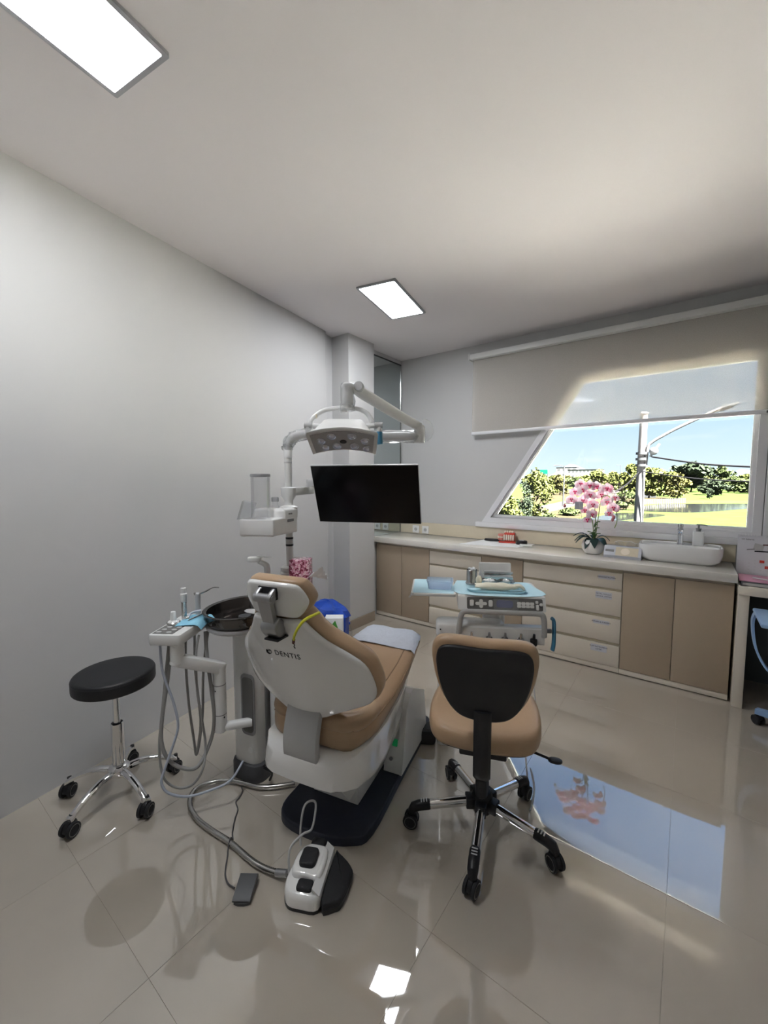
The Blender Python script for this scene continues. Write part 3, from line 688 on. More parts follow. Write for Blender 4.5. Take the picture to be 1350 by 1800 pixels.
# lumbar bracket
b = MB(); pr = [(.575, -.088), (.53, -.104), (.47, -.120), (.41, -.122), (.365, -.112), (.345, -.098)]
rows = [(-.078, .008), (-.074, 0), (.074, 0), (.078, .008)]
pv = spline([(0, v, z) for z, v in pr], 4)
b.rings([[(x, p.y + d, p.z) for p in pv] + [(x, p.y + .022, p.z) for p in reversed(pv)] for x, d in rows], X); b.part('back_bracket', 'lightgrey', ch, 50)
b = MB(); b.box(-.081, -.116, .341, .081, -.080, .346, 0, X); b.part('bracket_slot', 'black', ch)
# neck hinge and headrest
def hv(z): return -.236 - .25 * (z - .99)
def head_map(x, y, h): return X(x, hv(y) + .03 * (x / .13) ** 2 + h * .97, y + h * .24)
hh = [(.0, .992), (.075, .990), (.100, 1.0), (.125, 1.035), (.128, 1.06), (.110, 1.098), (.085, 1.112), (0, 1.116)]
ho = smooth2(hh + [(-x, y) for x, y in reversed(hh) if x > 0], 4)
b = MB(); b.slab(ho, -.018, 0, .006, .010, 3, head_map, fill=3); hs = b.part('headrest_shell', 'gloss', ch, 60)
b = MB(); b.slab(grow(ho, 1.05, 1.055), .001, .058, .026, .012, 4, head_map, fill=3); hc = b.part('headrest_cushion', 'tan', ch, 60)
b = MB(); b.box(-.038, hv(1.085) - .024, 1.055, .038, hv(1.085) - .012, 1.098, .003, X); b.part('recess', 'black', hs)
b = MB()
for x0, x1 in ((-.036, -.020), (.020, .036)):
    b.slab(smooth2([(-.315, 1.062), (-.300, 1.050), (-.282, 1.062), (-.262, 1.09), (-.272, 1.098), (-.300, 1.084)], 3), x0, x1, .002, .002, 1, lambda y, z, x: X(x, y, z))
b.cyl((-.036, -.298, 1.064), (.036, -.298, 1.064), .0155, n=22, fn=X)
b.cyl((.036, -.298, 1.064), (.039, -.298, 1.064), .012, n=18, fn=X)
b.part('headrest_joint', 'alu', ch, 45)
b = MB(); b.rings([[(-.030, -.300, 1.060), (.022, -.300, 1.060), (.022, -.284, 1.066), (-.030, -.284, 1.066)], [(-.022, -.276, .955), (.024, -.276, .955), (.024, -.256, .958), (-.022, -.256, .958)]], X)
b.slab(smooth2([(-.288, .955), (-.262, .918), (-.238, .915), (-.232, .955), (-.250, .985), (-.270, .985)], 3), -.030, .034, .004, .004, 2, lambda y, z, x: X(x, y, z)); b.part('headrest_arm', 'alu', ch, 45)
b = MB(); b.box(-.016, -.282, .914, .040, -.225, .920, 0, X); b.part('neck_slot', 'black', ch)

# crumpled protective film over the foot end
rg2 = []
rnd = random.Random(3)
for k in range(15):
    s = k / 14; u0 = NV * (.74 + .26 * min(1, s / .78)); i0 = int(min(NV - 1, u0)); f_ = u0 - i0
    row = []
    for j in range(5, 14):
        p = Vector(rg[i0][j]).lerp(Vector(rg[min(NV, i0 + 1)][j]), f_)
        off = Vector((0, 0, .004 + .010 * rnd.random()))
        if s > .78: p = Vector((p.x, rg[NV][j][1] + .012, p.z - (s - .78) * .28)); off = Vector((0, .008 * rnd.random(), 0))
        if j in (5, 13): off += Vector(((-.006 if j == 5 else .006), 0, -.0))
        row.append(tuple(p + off))
    rg2.append(row)
b = MB(); n = 9
V = [p for r in rg2 for p in r]; Fc = [(k * n + i, k * n + i + 1, (k + 1) * n + i + 1, (k + 1) * n + i) for k in range(14) for i in range(n - 1)]
b.add(V, Fc, X); V2 = [(x, y, z - .0015) for x, y, z in V]; b.add(V2, Fc, X)
b.solo('foot_cover', 'greypaper', 'crumpled translucent film over the foot end of the tan dental chair', 'cover', X(0, .70, .56), smooth=80)
# yellow saliva tube hanging at the headrest
t = thing('saliva_tube', 'thin yellow tube with brown tip hanging beside the headrest', 'tube', X(.108, -.262, .95))
P = [X(.150, -.200, 1.005), X(.132, -.255, .996), X(.112, -.268, .968), X(.096, -.266, .940), X(.090, -.262, .925)]
b = MB(); b.tube(spline(P, 5), .0045, 8, flat=(1, 1.5)); b.part('tube', 'yellow', t)
b = MB(); b.tube([P[-1], X(.085, -.258, .910)], [.0055, .005], 8); b.part('tip', 'brown', t)
b = MB(); b.tube(spline([X(.085, -.258, .910), X(.087, -.254, .901), X(.082, -.251, .895), X(.086, -.249, .888)], 3), .0018, 5); b.part('hook', 'ink', t)

# ================================================================== CUSPIDOR UNIT behind the chair (same frame)
un = thing('cuspidor_unit', 'white dental cuspidor tower with smoked spittoon bowl and hose tray', 'dental unit', X(-.5, .28, 0), CR)
b = MB(); b.slab(rrect(-.572, .085, -.385, .50, .05, 4), 0, .085, .012, 0, 2, X); b.part('base', 'darkgrey', un)
b = MB(); b.slab(rrect(-.565, .10, -.405, .49, .045, 4), .075, .745, .012, .006, 2, X); tw = b.part('tower', 'white', un)
b = MB(); b.box(-.4055, .16, .09, -.398, .45, .70, .003, X); b.part('side_panel', 'grey', tw)
b = MB(); b.slab(rrect(-.535, .235, -.455, .535, .022, 4), .094, .1005, .002, 0, 1, lambda x, z, y: X(x + .045, y, z)); b.part('slot', 'grey', tw)
b = MB(); b.slab(rrect(-.52, .25, -.458, .52, .018, 4), .0915, .0945, .001, 0, 1, lambda x, z, y: X(x + .040, y, z)); b.part('slot_inset', 'panelgrey', tw)
b = MB(); b.cyl((-.445, .1005, .155), (-.445, .098, .155), .014, n=20, fn=X); b.part('round_button', 'white', tw)
b = MB(); b.slab(rrect(-.385, .16, -.315, .30, .025, 3), .24, .56, .02, .006, 3, X); b.part('side_cover', 'white', un)
b = MB(); b.box(-.39, .19, .555, -.31, .27, .575, .006, X); b.part('side_cap', 'black', un)
b = MB(); b.tube(spline([(-.36, .11, .10), (-.33, .06, .13), (-.32, .10, .08), (-.35, .12, .02)], 4), .006, 6, X); b.part('cable', 'black', un)
# bowl: white saucer and smoked bowl
bx, by = -.53, .175
b = MB(); b.lathe([(.11, .735), (.165, .745), (.178, .757), (.178, .765), (.165, .768), (.05, .766)], 36, X, bx, by, .92, 1.06); b.part('saucer', 'lightgrey', un)
b = MB(); b.lathe([(.02, .770), (.165, .770), (.170, .776), (.178, .822), (.190, .828), (.192, .833), (.186, .835), (.174, .830), (.166, .780), (.10, .777), (.03, .774)], 40, X, bx, by, .92, 1.06); b.part('spittoon_bowl', 'bowl', un, 35)
b = MB(); b.lathe([(.012, .776), (.03, .779), (.03, .790), (.012, .792)], 16, X, bx + .01, by - .01); b.part('drain_cup', 'darkgrey', un)
b = MB(); b.slab(smooth2([(-.55, .24), (-.42, .22), (-.36, .28), (-.42, .37), (-.56, .36)], 4), .775, .868, .02, .01, 3, X); b.part('rinse_block', 'panelgrey', un)
b = MB(); b.ball((-.405, .10, .845), .05, .028, .008, 16, 6, X); b.part('cup_stand', 'lightgrey', un)
# cup filler tap
b = MB(); b.tube(spline([(-1.727, 1.293, .80), (-1.727, 1.293, .985), (-1.738, 1.287, 1.017), (-1.765, 1.268, 1.032)], 4), [.019 - .0006 * i for i in range(13)], 12); b.slab(rrect(-.045, -.017, .03, .017, .015, 3), 0, .026, .006, .004, 2, lambda x, y, z: (-1.776 + x * .81 - y * .58, 1.262 + x * .58 + y * .81, 1.030 + z))
b.part('cup_filler', 'white', un, 50)
b = MB(); b.box(-.02, -.008, 0, .055, .008, .004, .001, lambda x, y, z: (-1.755 + x * .81 - y * .58, 1.276 + x * .58 + y * .81, 1.056 + z - x * .12)); b.part('lever', 'white', un)
# tall pole, its foot and bands
px, py = -1.705, 1.424
b = MB(); b.lathe([(.052, .74), (.052, .955), (.046, .962), (.046, .966), (.050, .968), (.050, .985), (.040, .992)], 24, None, px, py); b.part('pole_foot', 'white', un)
b = MB(); b.cyl((px, py, .985), (px, py, 1.20), .0185, n=20); b.cyl((px, py, 1.30), (px, py, 1.57), .0195, n=20); pole = b.part('pole', 'offwhite', un)
b = MB(); b.lathe([(.020, 1.137), (.0202, 1.138), (.0202, 1.147), (.020, 1.148)], 20, None, px, py); b.lathe([(.020, 1.100), (.0202, 1.101), (.0202, 1.110), (.020, 1.111)], 20, None, px, py); b.part('black_band', 'black', pole)
b = MB(); b.lathe([(.0196, 1.112), (.0199, 1.113), (.0199, 1.135), (.0196, 1.136)], 20, None, px, py); b.part('grey_band', 'lightgrey', pole)
b = MB(); b.lathe([(.019, 1.30), (.045, 1.303), (.047, 1.308), (.045, 1.312), (.023, 1.320), (.022, 1.345), (.040, 1.37), (.041, 1.412), (.038, 1.415), (.02, 1.416)], 28, None, px, py); b.part('pole_collar', 'white', un, 45)
b = MB(); b.lathe([(.0205, 1.545), (.0215, 1.546), (.0215, 1.549), (.0205, 1.55)], 20, None, px, py)
b.lathe([(.0200, 1.590), (.0205, 1.592), (.0205, 1.64), (.0200, 1.642)], 20, None, px, py); b.part('ring', 'lightgrey', pole)
# monitor arm
d1 = (Vector((-1.855, 1.715, 0)) - Vector((px, py, 0))).normalized(); n1 = Vector((-d1.y, d1.x, 0))
A1 = lambda x, y, z: Vector((px, py, 1.37)) + d1 * x + n1 * y + Vector((0, 0, z))
b = MB(); b.slab(rrect(.02, -.028, .345, .028, .022, 4), .0, .044, .004, .004, 2, A1); b.part('monitor_arm', 'offwhite', un)
d2 = (Vector((-1.60, 1.96, 0)) - Vector((-1.855, 1.715, 0))).normalized(); n2 = Vector((-d2.y, d2.x, 0))
A2 = lambda x, y, z: Vector((-1.855, 1.715, 1.415)) + d2 * x + n2 * y + Vector((0, 0, z))
b = MB(); b.slab(rrect(-.02, -.024, .27, .024, .012, 3), .0, .044, .004, .004, 2, A2); b.part('monitor_arm_end', 'lightgrey', un)
# assistant tray with arm; the tray is swung on its pivot
def XT(u, v, z):
    du, dv = u + .632, v + .228; c_, s_ = cos(R(20)), sin(R(20)); return X(-.6265 + du * c_ - dv * s_, -.1965 + du * s_ + dv * c_, z)
b = MB(); b.slab(rrect(-.702, -.228, -.562, .055, .012, 3), .752, .802, .006, .010, 2, XT); tr = b.part('instrument_tray', 'white', un)
b = MB(); b.slab([(-.690, -.215), (-.600, -.215), (-.600, -.120), (-.690, -.120)], .8022, .8034, 0, 0, 1, XT); b.part('key_panel', 'panelgrey', tr)
b = MB()
for i in range(2):
    for j in range(3): b.slab(ellipse(-.672 + i * .045 + .006 * j, -.197 + j * .030, .012, .009, 12), .8033, .8050, .001, 0, 1, XT)
b.part('keys', 'lightgrey', tr)
b = MB(); b.box(-.690, .0, .79, -.575, .05, .803, .004, XT); b.part('holder_rail', 'white', tr)
b = MB(); b.cyl((-.605, -.15, .755), (-.605, -.15, .665), .029, n=20, fn=X, ch=.004); b.part('tray_pivot', 'white', un)
b = MB(); pa, pb_ = Vector((-.605, -.150, .680)), Vector((-.535, .008, .592))
da = (pb_ - pa); L = da.length; da.normalize(); na = Vector((da.y, -da.x, 0)).normalized(); ua = da.cross(na) * -1
if ua.z < 0: ua = -ua
b.slab(rrect(-.026, -.027, L + .028, .027, .026, 4), -.026, .026, .007, .007, 2, lambda x, y, z: X(*(pa + da * x + na * y + ua * z))); b.part('upper_arm', 'white', un)
b = MB(); b.cyl((-.535, .008, .60), (-.535, .008, .285), .0285, n=24, fn=X, ch=.005); b.tube(spline([(-.535, .008, .305), (-.510, .03, .304), (-.46, .075, .304), (-.430, .10, .304)], 3), .021, 14, X, flat=(1, 1)); ac = b.part('arm_column', 'white', un)
for z in (.512, .370):
    b = MB(); b.lathe([(.0286, z), (.0289, z + .001), (.0289, z + .003), (.0286, z + .004)], 24, X, -.535, .008); b.part('joint_ring', 'grey', ac)
b = MB(); b.cyl((-.532, -.0195, .49), (-.532, -.0212, .49), .0035, n=8, fn=X); b.part('screw', 'black', ac)
b = MB(); b.cyl((-.5075, .004, .360), (-.5055, .004, .360), .004, n=8, fn=X); b.part('screw', 'black', ac)
HO = {
 'a': [(-1.801, .781, .754), (-1.788, .778, .651), (-1.771, .786, .577), (-1.749, .804, .486), (-1.732, .811, .385), (-1.731, .786, .309), (-1.735, .751, .224), (-1.731, .732, .173), (-1.709, .749, .124), (-1.667, .809, .090), (-1.614, .888, .095), (-1.58, .96, .11), (-1.62, 1.05, .13)],
 'b': [(-1.785, .812, .755), (-1.784, .787, .572), (-1.782, .763, .404), (-1.776, .749, .310), (-1.764, .747, .213), (-1.744, .759, .152), (-1.713, .796, .115), (-1.678, .841, .122), (-1.649, .872, .190), (-1.634, .876, .260), (-1.630, .857, .414), (-1.640, .850, .525), (-1.660, .862, .683), (-1.672, .885, .755)],
 'c': [(-1.781, .822, .755), (-1.779, .798, .595), (-1.780, .768, .428), (-1.772, .757, .320), (-1.751, .773, .243), (-1.718, .814, .194), (-1.679, .865, .189), (-1.645, .907, .251), (-1.627, .918, .358), (-1.631, .913, .485), (-1.665, .915, .645), (-1.690, .925, .755)],
 'd': [(-1.758, .868, .755), (-1.749, .858, .606), (-1.736, .858, .427), (-1.718, .867, .243), (-1.704, .868, .181), (-1.687, .877, .250), (-1.680, .893, .386), (-1.690, .909, .573), (-1.70, .945, .755)],
 'e': [(-1.740, .900, .755), (-1.735, .894, .574), (-1.718, .895, .442), (-1.705, .894, .314), (-1.703, .872, .190)]}
for k, i0 in (('b', 9), ('c', 7), ('d', 0), ('e', 0)):
    HO[k] = [(x, y, z) if i < i0 else (x - .066, y + .038, z) for i, (x, y, z) in enumerate(HO[k])]
for k, r, m in (('a', .0055, 'bluehose'), ('b', .0052, 'greyhose'), ('c', .0082, 'greyhose'), ('d', .0058, 'greyhose'), ('e', .0055, 'greyhose')):
    b = MB(); b.tube(spline(HO[k], 6), r, 10); b.part('hose', m, un, 70)
# hand instruments standing in the tray
def inst(name, label, cat, u, v):
    return thing(name, label, cat, XT(u, v, .803), CR, 'instruments in the hose tray')
t = inst('suction_tip', 'short white cone suction tip, foremost in the hose tray', 'nozzle', -.668, -.095); Y = fr(t)
b = MB(); b.lathe([(.026, 0), (.028, .006), (.026, .010), (.014, .018), (.012, .050), (.010, .056), (.002, .057)], 18, Y); b.part('body', 'white', t)
b = MB(); b.lathe([(.0265, .006), (.0295, .008), (.0265, .011)], 18, Y); b.part('steel_ring', 'steel', t)
t = inst('saliva_ejector', 'tall steel suction handle with white head in the hose tray', 'handpiece', -.66, -.02); Y = fr(t)
b = MB(); b.lathe([(.012, 0), (.011, .075), (.013, .078), (.013, .082)], 16, Y); b.part('handle', 'steel', t)
b = MB(); b.lathe([(.013, .080), (.015, .084), (.015, .118), (.012, .121), (.012, .145), (.005, .146), (.005, .14)], 16, Y); b.part('head', 'white', t)
t = inst('air_water_syringe', 'grey syringe handle with bent steel nozzle at the back of the hose tray', 'syringe', -.622, .035); Y = fr(t)
b = MB(); b.tube([(0, 0, 0), (0, 0, .05), (0, 0, .085), (.004, 0, .105)], [.013, .012, .0135, .011], 14, Y); b.part('handle', 'lightgrey', t)
b = MB(); b.tube(spline([(.004, 0, .100), (.03, .018, .112), (.06, .038, .130), (.085, .052, .130)], 5), [.004] * 8 + [.0026] * 8, 8, Y); b.part('nozzle', 'steel', t)
b = MB(); b.cyl((-.010, -.006, .098), (-.013, -.007, .108), .005, n=10, fn=Y); b.part('button', 'steel', t)
t = inst('coupling', 'small steel coupling lying with a clear violet tube in the hose tray', 'coupling', -.628, -.055); Y = fr(t)
b = MB(); b.ball((0, 0, .012), .014, .012, .012, 12, 8, Y); b.cyl((-.02, -.006, .008), (0, 0, .010), .006, n=10, fn=Y); b.part('body', 'chrome', t)
b = MB(); b.tube(spline([(0, .004, .012), (-.01, .035, .026), (.012, .07, .030)], 4), .0055, 8, Y); b.part('tube', 'bluehose', t)
b = MB(); V = []; 
for i in range(9):
    for j in range(7): 
        u, v = i / 8, j / 6; V.append((-.668 + .110 * u - .02 * v + .03, -.135 + .165 * v + .02 * u, .806 + .010 * abs(sin(u * 3.1)) * .4 + .004 * sin(v * 5) - (.02 * max(0, u - .85) / .15)))
Fc = [(i * 7 + j, i * 7 + j + 1, i * 7 + j + 8, i * 7 + j + 7) for i in range(8) for j in range(6)]
b.add(V, Fc, XT); b.add([(x, y, z - .0012) for x, y, z in V], Fc, XT)
b.solo('blue_napkin', 'napkin', 'bright blue paper napkin spread over the hose tray', 'napkin', XT(-.60, -.05, .803), smooth=70)
b = MB(); b.tube([XT(-.605, -.085, .8155), XT(-.590, .0, .816), XT(-.583, .03, .816)], [.0035, .0045, .0055], 8)
b.solo('steel_probe', 'steel', 'slim dark steel instrument lying on the bright blue napkin', 'instrument', XT(-.595, -.03, .812))

# cup dispenser box round the pole
t = thing('cup_dispenser', 'white box on the pole with a tall clear cylinder of cups', 'dispenser', (-1.64, 1.27, 1.18))
c0, l0, r0 = Vector((-1.566, 1.212, 0)), Vector((-1.709, 1.131, 0)), Vector((-1.625, 1.41, 0)); k0 = l0 + (r0 - c0) * 1.0
base_o = smooth2([tuple(p.xy) for p in (l0, l0.lerp(c0, .12), l0.lerp(c0, .88), c0, c0.lerp(r0, .12), c0.lerp(r0, .88), r0, r0.lerp(k0, .15), k0.lerp(r0, .15), k0, k0.lerp(l0, .15))], 2)
b = MB(); b.slab(base_o, 1.183, 1.268, .008, .010, 3); b.part('box', 'white', t, 50)
bk_o = smooth2([tuple(p.xy) for p in (c0.lerp(r0, .42), c0.lerp(r0, .5), c0.lerp(r0, .95), r0, r0.lerp(k0, .3), r0.lerp(k0, .7), l0.lerp(k0, .9), l0.lerp(k0, .5), l0.lerp(r0, .42))], 2)
b = MB(); b.slab(bk_o, 1.262, 1.312, .016, 0, 4); b.part('raised_back', 'white', t, 60)
dr_ = (r0 - c0).normalized(); nr_ = Vector((dr_.y, -dr_.x, 0))
if nr_.dot(Vector((1, -1, 0))) < 0: nr_ = -nr_
Bx = lambda s, h: basis(c0 + dr_ * s + nr_ * .0015 + Vector((0, 0, h)), dr_, (0, 0, 1), nr_)
b = MB(); b.slab(rrect(-.028, -.007, .028, .007, .003, 2), -.001, .001, .0004, 0, 1, Bx(.145, 1.250)); b.part('display', 'grey', t)
lettering('DENTIS', .010, 'ink', t, Bx(.143, 1.283))
b = MB(); cxx, cyy = -1.672, 1.222; b.lathe([(.045, 1.262), (.046, 1.264), (.046, 1.470), (.0445, 1.470), (.0445, 1.265)], 28, None, cxx, cyy); cl = b.part('cylinder', 'clear', t)
b = MB(); b.lathe([(.030, 1.468), (.0485, 1.469), (.0485, 1.480), (.046, 1.483), (.01, 1.484)], 28, None, cxx, cyy); b.part('cylinder_cap', 'grey', cl)
b = MB(); q = [Vector((-1.745, 1.135, 1.262)), Vector((-1.690, 1.165, 1.262)), Vector((-1.665, 1.180, 1.338)), Vector((-1.72, 1.150, 1.352))]
b.rings([[tuple(p) for p in q], [tuple(p + Vector((-.015, .025, .004))) for p in q]]); b.solo('packet_pouch', 'crinkle', 'folded clear pouch leaning against the cup cylinder', 'pouch', (-1.70, 1.16, 1.262), smooth=30)
t = thing('glass_bottle', 'small clear bottle standing behind the cup cylinder', 'bottle', (-1.655, 1.295, 1.268))
b = MB(); b.lathe([(.018, 1.268), (.020, 1.27), (.020, 1.32), (.014, 1.33), (.014, 1.345)], 18, None, -1.655, 1.295); b.part('body', 'clear', t)
b = MB(); b.lathe([(.017, 1.345), (.018, 1.347), (.018, 1.366), (.015, 1.368)], 18, None, -1.655, 1.295); b.part('cap', 'crinkle', t)

# ================================================================== OPERATING LAMP on the pole
lp = thing('operating_lamp', 'white dental operating lamp on a jointed arm above the monitor', 'lamp', (px, py, 1.57))
arm1 = spline([(px, py, 1.571), (px, py, 1.60), (-1.712, 1.432, 1.640), (-1.675, 1.448, 1.682), (-1.60, 1.49, 1.695), (-1.48, 1.60, 1.690), (-1.30, 1.78, 1.688), (-1.19, 1.89, 1.690)], 6)
b = MB(); b.tube(arm1, .0225, 16); b.part('lower_arm', 'white', lp, 60)
def wrap(P, r0, seed, n=14):
    rnd = random.Random(seed); P = [Vector(p) for p in P]; m_ = MB(); rg = []
    for i in range(len(P)):
        a, c = P[max(i - 1, 0)], P[min(i + 1, len(P) - 1)]; t_ = (c - a).normalized(); u = t_.cross(Vector((0, .3, 1))).normalized(); v = t_.cross(u)
        rg.append([P[i] + (u * cos(q) + v * sin(q)) * (r0 + rnd.uniform(.0, .010)) for q in [2 * pi * j / n for j in range(n)]])
    m_.rings(rg, None, False, False); return m_
wrap(arm1[9:27], .0255, 5).part('plastic_wrap', 'crinkle', lp, 20)
wrap(arm1[-18:], .0265, 8).part('plastic_wrap', 'crinkle', lp, 20)
el = Vector((-1.183, 1.896, 1.690)); b = MB(); b.lathe([(.028, 1.655), (.031, 1.66), (.031, 1.735), (.026, 1.748), (.01, 1.752)], 22, None, el.x, el.y); b.part('elbow', 'white', lp)
fin = []
for k in range(13):
    a = R(-95 + 190 * k / 12); fin.append((el.x + .018 + .055 * cos(a) * .8, el.y + .013 + .055 * cos(a) * .6, 1.722 + .062 * sin(a)))
b = MB(); b.rings([[(p[0] + o_, p[1] - o_, p[2]) for p in fin] for o_ in (.004, -.004)]); b.part('plastic_wrap', 'crinkle', lp, 20)
jt = Vector((-1.243, 1.385, 1.868))
ub = spline([(el.x, el.y, 1.745), (-1.187, 1.86, 1.752), (-1.20, 1.75, 1.778), (-1.225, 1.52, 1.842), (-1.232, 1.46, 1.860), jt + Vector((.012, .04, .006))], 6)
b = MB(); b.tube(ub, [.021 + .006 * min(1, i / 14) for i in range(len(ub))], 16); b.part('upper_arm', 'white', lp, 60)
b = MB(); b.cyl(jt + Vector((.03, .048, .004)), jt + Vector((.045, .020, .004)), .022, n=18, ch=.003); b.part('pivot_cap', 'lightgrey', lp)
b = MB(); b.lathe([(.010, 1.772), (.019, 1.776), (.020, 1.790), (.0245, 1.792), (.0245, 1.825), (.024, 1.826), (.024, 1.862), (.026, 1.865), (.026, 1.878), (.018, 1.888), (.004, 1.890)], 22, None, jt.x, jt.y); b.tube([jt + Vector((0, 0, -.003)), jt + Vector((.012, .05, 0))], [.024, .023], 14); b.part('neck', 'white', lp, 45)
wrap([jt + Vector((0, 0, z)) for z in (-.105, -.085, -.06, -.03, 0, .02)], .0262, 11).part('plastic_wrap', 'crinkle', lp, 20)
# lamp head: own frame x = across, y = away from the viewer, z = up
LH = Matrix.Translation((-1.2505, 1.361, 1.6535)) @ Matrix.Rotation(R(36.9), 4, 'Z')
def lh(x, y, z): return LH @ Vector((x, y, z))
def arcx(x): return .022 * (1 - (x / .16) ** 2)
b = MB(); xs = [-1, -.8, -.55, -.25, 0, .25, .55, .8, 1]; rows = []
for q in xs:
    a = arcx(q * .16)
    r_ = [(q * .158, -.058, -.004 + a), (q * .154, -.060, .006 + a), (q * .128, -.035, .024 + a * .8 if abs(q) < .9 else .016 + a), (q * .085, .00, .068), (q * .066, .045, .080), (q * .066, .08, .074), (q * .128, .085, .00 + a * .4), (q * .146, .055, -.082 + a * 1.0)]
    rows.append(r_)
b.rings(rows, lh); hd = b.part('lamp_head', 'white', lp, 50)
fn_ = Vector((0, -.078, -.113)).normalized()
def face_pt(x, s): return Vector((x * (.150 - .014 * s), -.058 + .113 * s, -.004 - .078 * s + arcx(x * .155)))
b = MB(); rg = []
for q in xs: rg.append([tuple(face_pt(q * .95, .06) + fn_ * .001), tuple(face_pt(q * .95, .94) + fn_ * .001), tuple(face_pt(q * .95, .94) + fn_ * .0035), tuple(face_pt(q * .95, .06) + fn_ * .0035)])
b.rings(rg, lh); fc = b.part('face', 'lampface', hd, 40)
for x, s in ((-.68, .42), (-.33, .27), (.28, .27), (.70, .42), (-.62, .76), (-.22, .76), (.35, .76), (.76, .78)):
    c = face_pt(x, s) + fn_ * .0038; ex = Vector((1, 0, 0)); ey = fn_.cross(ex)
    B_ = lambda a, r_, h, c=c: tuple(c + ex * (r_ * cos(a)) + ey * (r_ * sin(a)) + fn_ * h)
    b = MB(); b.rings([[B_(2 * pi * i / 18, r_, h) for i in range(18)] for r_, h in ((.0205, 0), (.0205, .002), (.0175, .003), (.015, -.0008), (.007, .004), (.002, .0045))], lh); b.part('lens', 'lens', hd, 30)
c = face_pt(.0, .55) + fn_ * .0038
b = MB(); b.rings([[tuple(c + Vector((1, 0, 0)) * (r_ * 1.3 * cos(2 * pi * i / 18)) + fn_.cross(Vector((1, 0, 0))) * (r_ * sin(2 * pi * i / 18)) + fn_ * h) for i in range(18)] for r_, h in ((.012, 0), (.012, .002), (.009, .0025), (.002, .002))], lh); b.part('camera_eye', 'black', hd)
for s in (-1, 1):
    b = MB(); b.cyl((s * .085, .02, .042), (s * .145, .02, .046), .0115, n=16, fn=lh); b.part('side_axle', 'white', hd)
    b = MB(); b.cyl((s * .140, .02, .046), (s * .178, .02, .047), .0145, n=16, fn=lh, ch=.002); b.cyl((s * .162, .02, .045), (s * .162, .02, .005), .0125, n=14, fn=lh); hn = b.part('handle', 'lightgrey', lp)
b = MB(); b.tube([lh(.162, .02, .018), lh(.162, .02, -.005), lh(.166, .022, -.038)], [.0145, .015, .013], 14); b.part('blue_sleeve', 'bluetint', lp)
yk = spline([(-.150, .02, .055), (-.138, .02, .080), (-.095, .025, .112), (-.04, .028, .124), (.01, .028, .126), (.07, .028, .120), (.11, .025, .098), (.130, .02, .060)], 5)
b = MB(); b.tube(yk, .0105, 12, lh, flat=(1, .7)); b.cyl((.0, .028, .135), (.0, .028, .106), .019, n=18, fn=lh, ch=.004); b.part('yoke', 'white', lp, 60)
b = MB(); b.box(-.125, .012, .078, -.118, .017, .096, .001, lh); b.part('yellow_tag', 'splash', lp)

# ================================================================== MONITOR
yw, pt = -1.154, -.389
nM = Vector((cos(yw) * cos(pt), sin(yw) * cos(pt), sin(pt))); rM = Vector((-sin(yw), cos(yw), 0)); MX = basis((-1.506, 1.831, 1.367), rM, nM.cross(rM), nM)
mn = thing('monitor', 'black flat monitor hanging tilted below the dental lamp', 'monitor', (-1.506, 1.831, 1.367))
W_, H_ = .636, .636 * .581
b = MB(); b.slab(rrect(-W_ / 2, -H_ / 2, W_ / 2, H_ / 2, .004, 2), -.022, 0, .0015, .006, 2, MX); b.part('casing', 'lightgrey', mn)
b = MB(); b.box(-W_ / 2 + .003, -H_ / 2 + .002, -.0002, W_ / 2 - .003, H_ / 2 - .004, .001, 0, MX); b.part('screen', 'screen', mn)
b = MB(); b.slab(rrect(-.07, -.06, .07, .06, .01), -.045, -.020, .004, 0, 1, MX); b.part('mount_plate', 'lightgrey', mn)

# ================================================================== TISSUE BOX, BIN, BOX, BOTTLE beside the tower
t = thing('tissue_box', 'pink patterned tissue box standing upright beside the pole foot', 'tissue box', (-1.578, 1.388, .765), R(33)); Y = fr(t)
b = MB(); b.box(-.050, -.045, .0, .050, .05, .285, .006, Y); b.part('box', 'pinkprint', t)
b = MB()
rnd = random.Random(2); rg = []
for k in range(6):
    s = k / 5; rg.append([(.050 + .065 * s, (-.015 - .055 * sin(pi * min(1, s + .15)) + .11 * j / 9 * (1 + .3 * s)), .20 - .10 * s * (j / 9) + .05 * s + .010 * sin(j * 2.2) * s) for j in range(10)])
b.rings([[tuple(p) for p in r] + [(p[0], p[1], p[2] - .003) for p in reversed(r)] for r in rg], Y); b.part('tissue', 'tissue', t, 60)
b = MB(); b.box(-.052, -.048, -.12, .052, .052, -.001, .01, Y); b.part('holder', 'crinkle', t)
t = thing('waste_bin', 'waste bin lined with a blue plastic bag near the left wall', 'bin', (-2.425, 2.455, 0))
bx_, by_ = -2.425, 2.455
b = MB(); b.lathe([(.10, 0), (.105, .004), (.145, .30), (.147, .303), (.14, .303), (.10, .01)], 26, None, bx_, by_); b.part('bin', 'lightgrey', t)
rg = []; rnd = random.Random(4)
for r_, z in ((.150, .12), (.160, .22), (.168, .30), (.172, .345), (.150, .385), (.10, .405), (.04, .412)):
    rg.append([(bx_ + (r_ + rnd.uniform(-.012, .012)) * cos(a) * 1.05, by_ + (r_ + rnd.uniform(-.012, .012)) * sin(a) * .95, z + rnd.uniform(-.01, .01) - (.05 * max(0, cos(a - .7)) if z > .3 else 0)) for a in [2 * pi * i / 18 for i in range(18)]])
b = MB(); b.rings(rg, None, False, True); b.part('bag', 'binblue', t, 30)
t = thing('white_carton', 'small white carton with a green triangle beside the blue bagged bin', 'box', (-2.205, 2.278, 0), R(38)); Y = fr(t)
b = MB(); b.box(-.070, -.045, 0, .070, .05, .372, .002, Y); b.part('carton', 'paper', t, 30)
